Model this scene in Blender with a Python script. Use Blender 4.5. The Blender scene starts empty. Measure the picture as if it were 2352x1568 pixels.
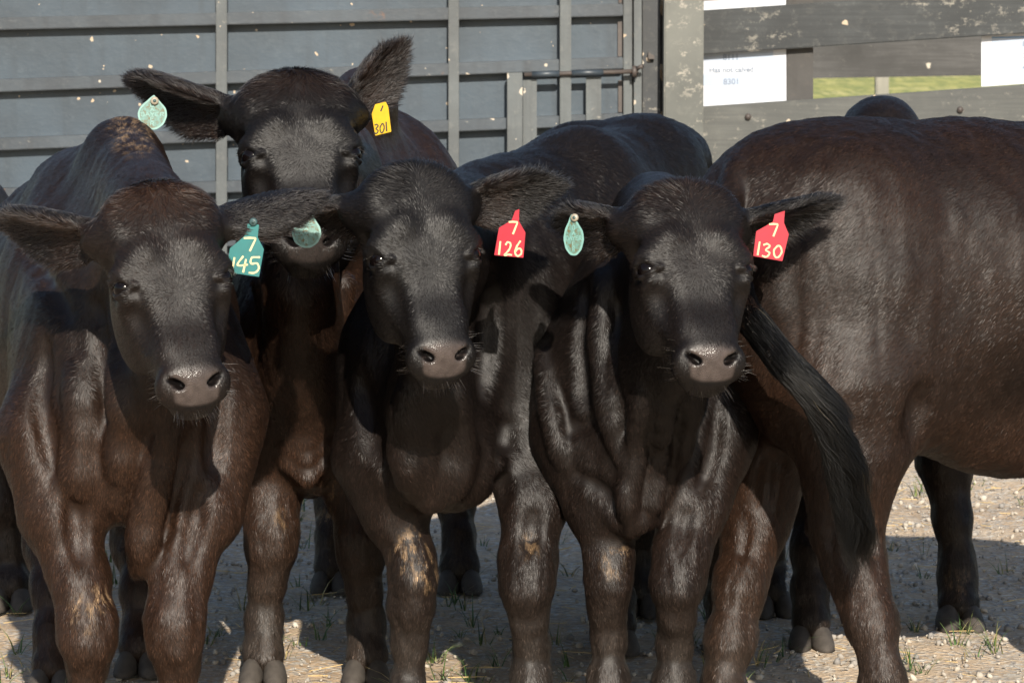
import bpy, bmesh, math, random
import numpy as np
from mathutils import Vector, Matrix

random.seed(7)
RNG = np.random.default_rng(11)
R = math.radians
scene = bpy.context.scene
COL = scene.collection

# ------------------------------------------------------------------ camera, sky, sun, exposure
CAM_H, PITCH, FOC = 1.7, R(5.5), 8728.0          # FOC in units of a 2352 px wide picture
cam_d = bpy.data.cameras.new('camera')
cam_d.sensor_width = 36.0
cam_d.lens = FOC / 2352.0 * 36.0
cam_d.clip_start, cam_d.clip_end = 0.1, 3000
cam_d.dof.use_dof = True
cam_d.dof.focus_distance = 8.05
cam_d.dof.aperture_fstop = 18
cam = bpy.data.objects.new('camera', cam_d)
COL.objects.link(cam)
cam.location = (0, 0, CAM_H)
cam.rotation_euler = (math.pi / 2 - PITCH, 0, 0)
scene.camera = cam

SUN_DIR = Vector((-0.12, 1.0, -0.53)).normalized()      # direction the light travels
sun_elev = math.asin(-SUN_DIR.z)
world = bpy.data.worlds.new('World')
scene.world = world
world.use_nodes = True
wn = world.node_tree.nodes
sky = wn.new('ShaderNodeTexSky')
sky.sky_type = 'NISHITA'
sky.sun_disc = False
sky.sun_elevation = sun_elev
sky.sun_rotation = math.atan2(-SUN_DIR.x, -SUN_DIR.y)
wn['Background'].inputs['Strength'].default_value = 0.09
world.node_tree.links.new(sky.outputs[0], wn['Background'].inputs['Color'])
sun_d = bpy.data.lights.new('sun', 'SUN')
sun_d.energy = 4.6
sun_d.angle = R(0.5)
sun_d.color = (1.0, 0.92, 0.80)
sun = bpy.data.objects.new('sun', sun_d)
COL.objects.link(sun)
sun.rotation_euler = SUN_DIR.to_track_quat('-Z', 'Y').to_euler()
scene.view_settings.view_transform = 'Standard'
scene.view_settings.look = 'None'
scene.view_settings.exposure = 0.95
scene.view_settings.gamma = 1.0
scene.cycles.max_bounces = 8
scene.cycles.transparent_max_bounces = 8
try:
    scene.cycles_curves.shape = 'RIBBONS'
    scene.cycles_curves.subdivisions = 2
except Exception:
    pass

CP, SP = math.cos(PITCH), math.sin(PITCH)


def W(px, py, y):
    """world point seen at (px, py) of a 2352x1568 picture, at distance y"""
    xc, yc = (px - 1176.0) / FOC, (784.0 - py) / FOC
    dx, dy, dz = xc, CP + yc * SP, -SP + yc * CP
    k = y / dy
    return np.array((dx * k, y, CAM_H + dz * k))


def pix(P):
    dx, dy, dz = P[:, 0], P[:, 1], P[:, 2] - CAM_H
    f = dy * CP - dz * SP
    u = dy * SP + dz * CP
    return np.stack((1176 + FOC * dx / f, 784 - FOC * u / f), 1)


# ------------------------------------------------------------------ materials
def mat(name):
    m = bpy.data.materials.new(name)
    m.use_nodes = True
    nt = m.node_tree
    b = nt.nodes['Principled BSDF']
    return m, nt, b


def N(nt, t, **kw):
    n = nt.nodes.new(t)
    for k, v in kw.items():
        if k in ('operation', 'blend_type', 'data_type', 'feature', 'attribute_name', 'interpolation', 'distance', 'noise_dimensions'):
            setattr(n, k, v)
        else:
            n.inputs[k.replace('_', ' ')].default_value = v
    return n


def L(nt, a, b):
    nt.links.new(a, b)


def ramp(nt, fac, stops):
    r = nt.nodes.new('ShaderNodeValToRGB')
    els = r.color_ramp.elements
    while len(els) < len(stops):
        els.new(0.5)
    for e, (p, c) in zip(els, stops):
        e.position = p
        e.color = (*c, 1) if len(c) == 3 else c
    L(nt, fac, r.inputs[0])
    return r.outputs[0]


def mix(nt, fac, a, b, blend='MIX'):
    n = nt.nodes.new('ShaderNodeMix')
    n.data_type = 'RGBA'
    n.blend_type = blend
    for s, v in ((0, fac), (6, a), (7, b)):
        if hasattr(v, 'is_output') or isinstance(v, bpy.types.NodeSocket):
            L(nt, v, n.inputs[s])
        elif s == 0:
            n.inputs[0].default_value = v
        else:
            n.inputs[s].default_value = (*v, 1)
    return n.outputs[2]


def coords(nt, scale=(1, 1, 1), kind='Object'):
    tc = nt.nodes.new('ShaderNodeTexCoord')
    mp = nt.nodes.new('ShaderNodeMapping')
    mp.inputs['Scale'].default_value = scale
    L(nt, tc.outputs[kind], mp.inputs['Vector'])
    return mp.outputs[0]


def noise(nt, vec, scale, detail=4, rough=0.55):
    n = N(nt, 'ShaderNodeTexNoise', Scale=scale, Detail=detail, Roughness=rough)
    L(nt, vec, n.inputs['Vector'])
    return n.outputs['Fac']


def bump(nt, b, h, strength=0.3, dist=0.01):
    n = N(nt, 'ShaderNodeBump', Strength=strength, Distance=dist)
    L(nt, h, n.inputs['Height'])
    L(nt, n.outputs[0], b.inputs['Normal'])


def worn_paint(name, base, dark, chip, spot_scale=9, spot_amt=0.035, streak=True, rough=0.55, rust=None, splash=.74, grain=False):
    """painted steel or tarred wood with streaks, scuffs and pale splashes"""
    m, nt, b = mat(name)
    v = coords(nt)
    vs = coords(nt, (6, 6, 0.5))
    n1 = noise(nt, v, 3.0, 5)
    n2 = noise(nt, vs, 2.2, 4)
    c = mix(nt, ramp(nt, n1, [(0.35, (0, 0, 0)), (0.7, (1, 1, 1))]), base, dark)
    if streak:
        c = mix(nt, ramp(nt, n2, [(0.5, (0, 0, 0)), (0.70, (0.95, 0.95, 0.95))]), c, dark)
    n3 = noise(nt, v, 26.0, 6, 0.7)
    c = mix(nt, ramp(nt, n3, [(0.55, (0, 0, 0)), (0.8, (0.35, 0.35, 0.35))]), c, chip)
    # splashes of dried mud and lime, round and with a shape of their own
    n5 = noise(nt, coords(nt, (1, 1, 1.3)), 17.0, 10, 0.80)
    spm = N(nt, 'ShaderNodeMath', operation='MULTIPLY')
    L(nt, ramp(nt, n5, [(splash - .06, (0, 0, 0)), (splash - .02, (.8, .8, .8))]), spm.inputs[0])
    L(nt, ramp(nt, noise(nt, v, 2.6, 3), [(.44, (.08, .08, .08)), (.60, (1, 1, 1))]), spm.inputs[1])
    c = mix(nt, spm.outputs[0], c, (0.27, 0.25, 0.21))
    if grain:
        ng = noise(nt, coords(nt, (1.2, 1.2, 26)), 3.0, 6, 0.65)
        c = mix(nt, ramp(nt, ng, [(.42, (.55, .55, .55)), (.62, (0, 0, 0))]), c, dark)
    vo = N(nt, 'ShaderNodeTexVoronoi', Scale=spot_scale, Randomness=1.0)
    wob = N(nt, 'ShaderNodeTexNoise', Scale=30.0, Detail=2.0)
    L(nt, v, wob.inputs['Vector'])
    add = N(nt, 'ShaderNodeVectorMath', operation='MULTIPLY_ADD')
    add.inputs[1].default_value = (0.03, 0.03, 0.03)
    L(nt, wob.outputs['Color'], add.inputs[0])
    L(nt, v, add.inputs[2])
    L(nt, add.outputs[0], vo.inputs['Vector'])
    sp = N(nt, 'ShaderNodeMath', operation='MULTIPLY')
    sub = N(nt, 'ShaderNodeSeparateColor')
    L(nt, vo.outputs['Color'], sub.inputs[0])
    pw = N(nt, 'ShaderNodeMath', operation='POWER')
    L(nt, sub.outputs[0], pw.inputs[0])
    pw.inputs[1].default_value = 3.0
    L(nt, pw.outputs[0], sp.inputs[0])
    sp.inputs[1].default_value = spot_amt * spot_scale
    lt = N(nt, 'ShaderNodeMath', operation='LESS_THAN')
    L(nt, vo.outputs['Distance'], lt.inputs[0])
    L(nt, sp.outputs[0], lt.inputs[1])
    c = mix(nt, lt.outputs[0], c, mix(nt, sub.outputs[1], (0.36, 0.33, 0.28), (0.33, 0.24, 0.15)))
    if rust:
        nr = noise(nt, v, 7.0, 6, 0.7)
        c = mix(nt, ramp(nt, nr, [(rust, (0, 0, 0)), (rust + 0.08, (1, 1, 1))]), c, (0.10, 0.045, 0.022))
    L(nt, c, b.inputs['Base Color'])
    b.inputs['Roughness'].default_value = rough
    bump(nt, b, n3, 0.25, 0.004)
    return m


M = {}
M['sheet'] = worn_paint('painted_sheet', (0.027, 0.045, 0.063), (0.016, 0.027, 0.038), (0.065, 0.085, 0.10), 22, 0.008, True, 0.5, splash=.72)
M['rail'] = worn_paint('painted_rail', (0.034, 0.046, 0.058), (0.017, 0.023, 0.030), (0.12, 0.125, 0.125), 20, 0.009, True, 0.45, 0.66, splash=.68)
M['upright'] = worn_paint('painted_upright', (0.0676, 0.0780, 0.0806), (0.0390, 0.0442, 0.0458), (0.1664, 0.1612, 0.1456), 15, 0.022, True, 0.5, 0.66, splash=.68)
M['rust'] = worn_paint('rusty_steel', (0.060, 0.048, 0.042), (0.03, 0.024, 0.022), (0.12, 0.10, 0.08), 14, 0.008, False, 0.6, 0.60)
M['post'] = worn_paint('weathered_post', (0.110, 0.112, 0.100), (0.065, 0.068, 0.062), (0.19, 0.185, 0.16), 9, 0.014, True, 0.8, splash=.615)
M['board'] = worn_paint('tarred_board', (0.044, 0.048, 0.049), (0.018, 0.020, 0.021), (0.16, 0.16, 0.15), 14, 0.012, False, 0.8, splash=.60, grain=True)
M['board2'] = worn_paint('weathered_board', (0.092, 0.094, 0.086), (0.05, 0.052, 0.05), (0.17, 0.165, 0.145), 12, 0.012, False, 0.85, splash=.63, grain=True)
M['brown_post'] = worn_paint('brown_post', (0.060, 0.057, 0.054), (0.036, 0.034, 0.032), (0.10, 0.085, 0.07), 9, 0.006, True, 0.85)
M['far_board'] = worn_paint('far_board', (0.062, 0.060, 0.060), (0.028, 0.027, 0.027), (0.12, 0.115, 0.11), 3, 0.02, False, 0.85, grain=True, splash=.66)
M['pale_post'] = worn_paint('pale_post', (0.2380, 0.2240, 0.1890), (0.1750, 0.1680, 0.1400), (0.2800, 0.2660, 0.2380), 6, 0.01, True, 0.85)


def plain(name, col, rough=0.5, spec=0.5, var=0.15, scale=40, coat=0.0):
    m, nt, b = mat(name)
    v = coords(nt)
    n = noise(nt, v, scale, 4)
    d = tuple(c * (1 - var) for c in col)
    e = tuple(min(1, c * (1 + var)) for c in col)
    L(nt, mix(nt, n, d, e), b.inputs['Base Color'])
    b.inputs['Roughness'].default_value = rough
    b.inputs['Specular IOR Level'].default_value = spec
    b.inputs['Coat Weight'].default_value = coat
    b.inputs['Coat Roughness'].default_value = 0.08
    return m


M['paper'] = plain('laminated_paper', (0.44, 0.46, 0.50), 0.35, 0.4, 0.02)
M['paper_band'] = plain('printed_band', (0.29, 0.34, 0.42), 0.4, 0.4, 0.02)
M['paper_blue'] = plain('printed_blue', (0.06, 0.18, 0.36), 0.4, 0.4, 0.02)
M['ink'] = plain('printed_ink', (0.15, 0.18, 0.23), 0.5, 0.3, 0.05)
M['tag_teal'] = plain('teal_plastic', (0.0, 0.098, 0.096), 0.45, 0.25, 0.28, 38)
M['tag_red'] = plain('red_plastic', (0.29, 0.006, 0.018), 0.5, 0.22, 0.28, 38)
M['tag_yellow'] = plain('yellow_plastic', (0.44, 0.26, 0.0), 0.5, 0.22, 0.28, 38)
M['marker'] = plain('cream_marker', (0.52, 0.42, 0.22), 0.6, 0.3, 0.22, 260)
M['marker_black'] = plain('black_marker', (0.02, 0.018, 0.01), 0.6, 0.3, 0.1)
M['button'] = plain('grimy_button', (0.23, 0.20, 0.15), 0.45, 0.5, 0.35, 300)
M['button_teal'] = plain('dark_teal_button', (0.03, 0.06, 0.06), 0.4, 0.5, 0.3, 300)
M['hoof'] = plain('dusty_hoof', (0.050, 0.043, 0.037), 0.8, 0.25, 0.6, 45)
M['straw'] = plain('straw', (0.50, 0.36, 0.16), 0.7, 0.3, 0.3, 200)


def disc_material():
    m, nt, b = mat('grimy_disc')
    v = coords(nt)
    n = noise(nt, v, 130, 6, 0.7)
    c = ramp(nt, n, [(0.38, (0.085, 0.19, 0.17)), (0.50, (0.07, 0.155, 0.125)), (0.60, (0.075, 0.06, 0.02))])
    L(nt, c, b.inputs['Base Color'])
    b.inputs['Roughness'].default_value = 0.5
    bump(nt, b, n, 0.3, 0.001)
    return m


M['disc'] = disc_material()
M['disc_rim'] = plain('disc_rim', (0.125, 0.255, 0.225), 0.45, 0.5, 0.15, 120)

# hide (the continuous body) and hair
m, nt, b = mat('cow_hide')
at = N(nt, 'ShaderNodeAttribute', attribute_name='tint')
an = N(nt, 'ShaderNodeAttribute', attribute_name='nose')
v = coords(nt)
nz = noise(nt, v, 420, 3)
L(nt, mix(nt, nz, at.outputs['Color'], mix(nt, 0.45, at.outputs['Color'], (0, 0, 0))), b.inputs['Base Color'])
vo = N(nt, 'ShaderNodeTexVoronoi', Scale=380.0)
L(nt, v, vo.inputs['Vector'])
hm = mix(nt, an.outputs['Fac'], nz, vo.outputs['Distance'])
bump(nt, b, hm, 0.5, 0.0013)
mr = N(nt, 'ShaderNodeMapRange')
L(nt, an.outputs['Fac'], mr.inputs[0])
mr.inputs[3].default_value = 0.5
mr.inputs[4].default_value = 0.19
L(nt, mr.outputs[0], b.inputs['Roughness'])
b.inputs['Specular IOR Level'].default_value = 0.24
M['hide'] = m

m, nt, b = mat('cow_hair')
at = N(nt, 'ShaderNodeAttribute', attribute_name='tint')
nt.nodes.remove(b)
hb = nt.nodes.new('ShaderNodeBsdfHairPrincipled')
hb.parametrization = 'COLOR'
L(nt, at.outputs['Color'], hb.inputs['Color'])
hb.inputs['Roughness'].default_value = 0.32
hb.inputs['IOR'].default_value = 1.45
hb.inputs['Radial Roughness'].default_value = 0.5
hb.inputs['Random Roughness'].default_value = 0.2
hb.inputs['Coat'].default_value = 0.0
L(nt, hb.outputs[0], nt.nodes['Material Output'].inputs['Surface'])
M['hair'] = m
M['switch'] = m.copy()
M['switch'].name = 'tail_hair'
for nd in M['switch'].node_tree.nodes:
    if nd.bl_idname == 'ShaderNodeBsdfHairPrincipled':
        nd.inputs['IOR'].default_value = 1.30
        nd.inputs['Roughness'].default_value = 0.24

m, nt, b = mat('coat_hair')
at = N(nt, 'ShaderNodeAttribute', attribute_name='tint')
L(nt, at.outputs['Color'], b.inputs['Base Color'])
b.inputs['Roughness'].default_value = 0.45
b.inputs['Specular IOR Level'].default_value = 0.235
M['coat'] = m

m, nt, b = mat('wet_eye')
b.inputs['Base Color'].default_value = (0.003, 0.002, 0.002, 1)
b.inputs['Roughness'].default_value = 0.10
b.inputs['Specular IOR Level'].default_value = 0.18
M['eye'] = m


# ------------------------------------------------------------------ object helpers
def tag(o, label=None, cat=None, group=None, kind=None):
    for k, v in (('label', label), ('category', cat), ('group', group), ('kind', kind)):
        if v:
            o[k] = v
    return o


def empty(name, loc, label, cat, group=None):
    o = bpy.data.objects.new(name, None)
    COL.objects.link(o)
    o.location = loc
    o.empty_display_size = 0.1
    return tag(o, label, cat, group)


def link(name, me, material, parent=None, smooth=False):
    o = bpy.data.objects.new(name, me)
    COL.objects.link(o)
    if material is not None:
        me.materials.append(material)
    if smooth:
        me.polygons.foreach_set('use_smooth', np.ones(len(me.polygons), bool))
    if parent is not None:
        o.parent = parent
        o.location = -Vector(root_loc(parent))     # mesh data is in world coordinates
    return o


def root_loc(o):
    v = Vector((0, 0, 0))
    while o is not None:
        v += o.location
        o = o.parent
    return v


def np_mesh(name, V, F, check=True):
    """fast mesh from arrays; F is (n,4) or (n,3)"""
    me = bpy.data.meshes.new(name)
    F = np.asarray(F, np.int32)
    n, k = F.shape
    me.vertices.add(len(V))
    me.vertices.foreach_set('co', np.asarray(V, np.float32).ravel())
    me.loops.add(n * k)
    me.loops.foreach_set('vertex_index', F.ravel())
    me.polygons.add(n)
    me.polygons.foreach_set('loop_start', np.arange(0, n * k, k, dtype=np.int32))
    me.update(calc_edges=True)
    if check:
        me.validate()
    return me


class MB:
    """collects boxes, prisms and tubes for one mesh"""

    def __init__(self):
        self.bm = bmesh.new()

    def hexa(self, c):
        """c: 8 corners, bottom 4 then top 4"""
        vs = [self.bm.verts.new(Vector(p)) for p in c]
        for f in ((3, 2, 1, 0), (4, 5, 6, 7), (0, 1, 5, 4), (1, 2, 6, 5), (2, 3, 7, 6), (3, 0, 4, 7)):
            self.bm.faces.new([vs[i] for i in f])

    def wall_bar(self, tl, tr, br, bl, y0, y1):
        """a bar whose front is the px quad at distance y0 and whose back is at y1"""
        f = [W(*bl, y0), W(*br, y0), W(*tr, y0), W(*tl, y0)]
        d = np.array((0, y1 - y0, 0))
        self.hexa([f[0], f[1], f[1] + d, f[0] + d, f[3], f[2], f[2] + d, f[3] + d])

    def prism(self, poly, nrm, th):
        n = Vector(nrm).normalized() * th
        a = [self.bm.verts.new(Vector(p)) for p in poly]
        b_ = [self.bm.verts.new(Vector(p) - n) for p in poly]
        self.bm.faces.new(a)
        self.bm.faces.new(b_[::-1])
        k = len(a)
        for i in range(k):
            self.bm.faces.new((a[i], b_[i], b_[(i + 1) % k], a[(i + 1) % k]))

    def tube(self, pts, rads, seg=10, flat=None):
        pts = [Vector(p) for p in pts]
        if not hasattr(rads, '__len__'):
            rads = [rads] * len(pts)
        rings = []
        ref = Vector((0, 0, 1))
        for i, p in enumerate(pts):
            t = (pts[min(i + 1, len(pts) - 1)] - pts[max(i - 1, 0)]).normalized()
            if abs(t.dot(ref)) > 0.95:
                ref = Vector((0, 1, 0))
            s = t.cross(ref).normalized()
            u = s.cross(t)
            rings.append([self.bm.verts.new(p + (s * math.cos(a) + u * math.sin(a)) * rads[i])
                          for a in [2 * math.pi * j / seg for j in range(seg)]])
        for a, b_ in zip(rings, rings[1:]):
            for j in range(seg):
                self.bm.faces.new((a[j], a[(j + 1) % seg], b_[(j + 1) % seg], b_[j]))
        self.bm.faces.new(rings[0][::-1])
        self.bm.faces.new(rings[-1])

    def build(self, name, material, parent=None, smooth=False, bevel=0.0):
        if bevel:
            bmesh.ops.bevel(self.bm, geom=self.bm.edges[:], offset=bevel, segments=2, affect='EDGES')
        bmesh.ops.recalc_face_normals(self.bm, faces=self.bm.faces[:])
        me = bpy.data.meshes.new(name)
        self.bm.to_mesh(me)
        self.bm.free()
        return link(name, me, material, parent, smooth)


# ------------------------------------------------------------------ noise
def vnoise(P, freq, seed=0):
    q = P * freq + seed * 17.31
    i = np.floor(q).astype(np.int64)
    f = (q - i).astype(np.float32)
    u = f * f * (3 - 2 * f)
    out = np.zeros(len(P), np.float32)
    for dx in (0, 1):
        for dy in (0, 1):
            for dz in (0, 1):
                h = ((i[:, 0] + dx) * 73856093) ^ ((i[:, 1] + dy) * 19349663) ^ ((i[:, 2] + dz) * 83492791) ^ (seed * 40503)
                h = (h ^ (h >> 13)) * 1274126177
                h = ((h ^ (h >> 16)) & 0xffff).astype(np.float32) / 65535.0
                out += h * (u[:, 0] if dx else 1 - u[:, 0]) * (u[:, 1] if dy else 1 - u[:, 1]) * (u[:, 2] if dz else 1 - u[:, 2])
    return out


def fnoise(P, freq, seed=0, octs=3):
    o, a, s = 0, 1.0, 0
    for k in range(octs):
        o = o + a * vnoise(P, freq * 2 ** k, seed + k)
        s += a
        a *= 0.5
    return o / s


def nrmz(v):
    return v / np.maximum(np.linalg.norm(v, axis=-1, keepdims=True), 1e-9)


def sstep(a, b, x):
    t = np.clip((x - a) / (b - a), 0, 1)
    return t * t * (3 - 2 * t)


# ------------------------------------------------------------------ implicit shapes
def smin(a, b, k):
    h = np.maximum(k - np.abs(a - b), 0) / k
    return np.minimum(a, b) - h * h * (k * 0.25)


def smax(a, b, k):
    return -smin(-a, -b, k)


def sd_ecap(X, Y, Z, p0, p1, r0, r1, side):
    """capsule with an elliptic section; r = (half width along side, half height)"""
    p0, p1 = np.asarray(p0, float), np.asarray(p1, float)
    ax = p1 - p0
    ln = np.linalg.norm(ax)
    u = ax / ln
    s = np.asarray(side, float)
    s = s - u * s.dot(u)
    s /= np.linalg.norm(s)
    w = np.cross(u, s)
    x, y, z = X - p0[0], Y - p0[1], Z - p0[2]
    t_ = x * u[0] + y * u[1] + z * u[2]
    t = np.clip(t_ / ln, 0, 1)
    l = x * s[0] + y * s[1] + z * s[2]
    m_ = x * w[0] + y * w[1] + z * w[2]
    n_ = t_ - t * ln
    a = r0[0] + (r1[0] - r0[0]) * t
    b_ = r0[1] + (r1[1] - r0[1]) * t
    c = np.minimum(a, b_)
    l2, m2, n2 = (l / a) ** 2, (m_ / b_) ** 2, (n_ / c) ** 2
    k0 = np.sqrt(l2 + m2 + n2)
    k1 = np.sqrt(l2 / a ** 2 + m2 / b_ ** 2 + n2 / c ** 2)
    return k0 * (k0 - 1) / np.maximum(k1, 1e-4)


def sd_cone(X, Y, Z, p0, p1, r0, r1):
    p0, p1 = np.asarray(p0, float), np.asarray(p1, float)
    ax = p1 - p0
    ll = max(ax.dot(ax), 1e-9)
    x, y, z = X - p0[0], Y - p0[1], Z - p0[2]
    t = np.clip((x * ax[0] + y * ax[1] + z * ax[2]) / ll, 0, 1)
    return np.sqrt((x - ax[0] * t) ** 2 + (y - ax[1] * t) ** 2 + (z - ax[2] * t) ** 2) - (r0 + (r1 - r0) * t)


def sd_ell(X, Y, Z, c, r, rot=None):
    x, y, z = X - c[0], Y - c[1], Z - c[2]
    if rot is not None:
        A = np.array(rot)
        x, y, z = (x * A[0, 0] + y * A[1, 0] + z * A[2, 0], x * A[0, 1] + y * A[1, 1] + z * A[2, 1],
                   x * A[0, 2] + y * A[1, 2] + z * A[2, 2])
    x2, y2, z2 = (x / r[0]) ** 2, (y / r[1]) ** 2, (z / r[2]) ** 2
    k0 = np.sqrt(x2 + y2 + z2)
    k1 = np.sqrt(x2 / r[0] ** 2 + y2 / r[1] ** 2 + z2 / r[2] ** 2)
    return k0 * (k0 - 1) / np.maximum(k1, 1e-4)


def rot3(ax, ay, az):
    return np.array(Matrix.Rotation(az, 3, 'Z') @ Matrix.Rotation(ay, 3, 'Y') @ Matrix.Rotation(ax, 3, 'X'))


def frame(x, y):
    x, y = nrmz(np.array(x, float)), np.array(y, float)
    y = nrmz(y - x * x.dot(y))
    return np.stack((x, y, np.cross(x, y)), 1)


NOSTRIL_ROT = {s: frame((s * .66, .30, .68), (-s * .25, .82, .45)) for s in (-1, 1)}
EYE = (0.0995, 0.049, -0.004)        # eyeball centre in the head's own axes
EYE_R = 0.0236
PAD_N = (0.0, -.83, -.56)


def sd_head(X, Y, Z, v):
    """cow head: x across, y backward from the face, z up the face; eyes at z = 0"""
    mw, pw = v.get('muzzle', 1.0), v.get('poll', 0.0)
    S = (1, 0, 0)
    d = sd_ecap(X, Y, Z, (0, .088, .13), (0, .078, .0), (.100, .098), (.108, .092), S)
    d = smin(d, sd_ell(X, Y, Z, (0, .084, .148 + pw), (.106, .080, .068)), .10)
    d = smin(d, sd_ecap(X, Y, Z, (0, .075, 0), (0, .066, -.14), (.092, .090), (.068, .078), S), .05)
    d = smin(d, sd_ecap(X, Y, Z, (0, .066, -.13), (0, .060, -.235), (.066, .076), (.066 * mw, .068), S), .04)
    d = smin(d, sd_ell(X, Y, Z, (0, .052, -.250), (.068 * mw, .058, .042)), .03)
    d = smin(d, sd_cone(X, Y, Z, (0, .135, -.04), (0, .112, -.24), .058, .030), .05)
    for s in (-1, 1):
        d = smin(d, sd_ell(X, Y, Z, (s * .047 * mw, .036, -.252), (.024, .030, .030)), .025)     # nostril wing
    d = smin(d, sd_ell(X, Y, Z, (0, .030, -.222), (.034, .026, .034)), .03)
    # the front of the face is flat from brow to muzzle
    yf = .004 + .35 * np.maximum(Z - .06, 0) ** 1.5 + .55 * X * X + .012 * np.exp(-((Z + .10) / .06) ** 2)
    d = smax(d, (yf - Y), .022)
    # flat wet nose
    d = smax(d, PAD_N[1] * Y + PAD_N[2] * Z - (.131 - 2.2 * X * X), .020)
    for s in (-1, 1):
        d = smin(d, sd_ell(X, Y, Z, (s * .072, .148, -.050), (.040, .075, .115)), .05)     # cheek
        d = smin(d, sd_cone(X, Y, Z, (s * .050, .026, .058), (s * .101, .046, .024), .024, .023), .035)    # brow
        d = smin(d, sd_cone(X, Y, Z, (s * .082, .078, -.050), (s * .058, .066, -.15), .024, .012), .025)  # facial crest
        d = smin(d, sd_ell(X, Y, Z, (s * .094, .052, -.040), (.018, .030, .018)), .02)     # bag under the eye
        # eye socket, tear groove, hollow above the eye
        d = smax(d, -sd_ell(X, Y, Z, (s * .113, .044, -.004), (.024, .036, .0195)), .010)
        d = smax(d, -sd_cone(X, Y, Z, (s * .091, .010, -.018), (s * .074, .004, -.085), .0135, .008), .016)
        d = smax(d, -sd_ell(X, Y, Z, (s * .094, .026, -.115), (.024, .034, .055)), .03)
        d = smax(d, -sd_ell(X, Y, Z, (s * .112, .085, .055), (.014, .022, .022)), .03)
        ex, ey, ez = EYE
        up = ((ex - .016, ey - .031, ez - .009), (ex + .004, ey - .022, ez + .0135), (ex + .022, ey + .004, ez + .0165), (ex + .018, ey + .027, ez + .004))
        lo = ((ex - .016, ey - .031, ez - .009), (ex + .004, ey - .021, ez - .0170), (ex + .019, ey + .004, ez - .0170), (ex + .018, ey + .027, ez + .004))
        for ch, r_ in ((up, .0086), (lo, .0064)):
            for a0, b0 in zip(ch, ch[1:]):
                d = smin(d, sd_cone(X, Y, Z, (s * a0[0], a0[1], a0[2]), (s * b0[0], b0[1], b0[2]), r_, r_), .006)
        # nostril: round within, drawn out to a slit upward and outward
        d = smax(d, -sd_ell(X, Y, Z, (s * .045 * mw, .014, -.250), (.0190, .034, .0066), NOSTRIL_ROT[s]), .006)
        d = smax(d, -sd_ell(X, Y, Z, (s * .039 * mw, .018, -.257), (.0095, .030, .0074), NOSTRIL_ROT[s]), .006)
        d = smin(d, sd_cone(X, Y, Z, (s * .080, .10, .125), (s * .122, .112, .142), .042, .032), .05)       # ear root
    d = smin(d, sd_ell(X, Y, Z, (0, .084, -.287), (.046, .040, .022)), .006)      # chin below the mouth line
    return d


def nose_mask(q, nrm, v):
    """bare wet skin between the nostrils, in head axes"""
    mw = v.get('muzzle', 1.0)
    x = np.abs(q[:, 0]) / (.051 * mw)
    pl = PAD_N[1] * q[:, 1] + PAD_N[2] * q[:, 2]        # how far forward along the nose
    t = -.56 * q[:, 1] * -1 + .83 * q[:, 2]             # up the pad
    tt = .83 * q[:, 2] - .56 * q[:, 1]
    top = -.190 - .010 * x * x
    return sstep(top + .012, top - .014, tt) * sstep(-.277, -.266, tt - .016 * x ** 3) * sstep(1.05, .86, x * (1 + 2.6 * np.maximum(0, -.225 - tt))) * sstep(.092, .108, pl)


def vert_normals(V, F):
    fn_ = np.cross(V[F[:, 2]] - V[F[:, 0]], V[F[:, 3]] - V[F[:, 1]])
    nv = np.stack([sum(np.bincount(F[:, i], fn_[:, c], len(V)) for i in range(4)) for c in range(3)], 1)
    return nrmz(nv), 0.5 * np.linalg.norm(fn_, axis=1)


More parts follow.
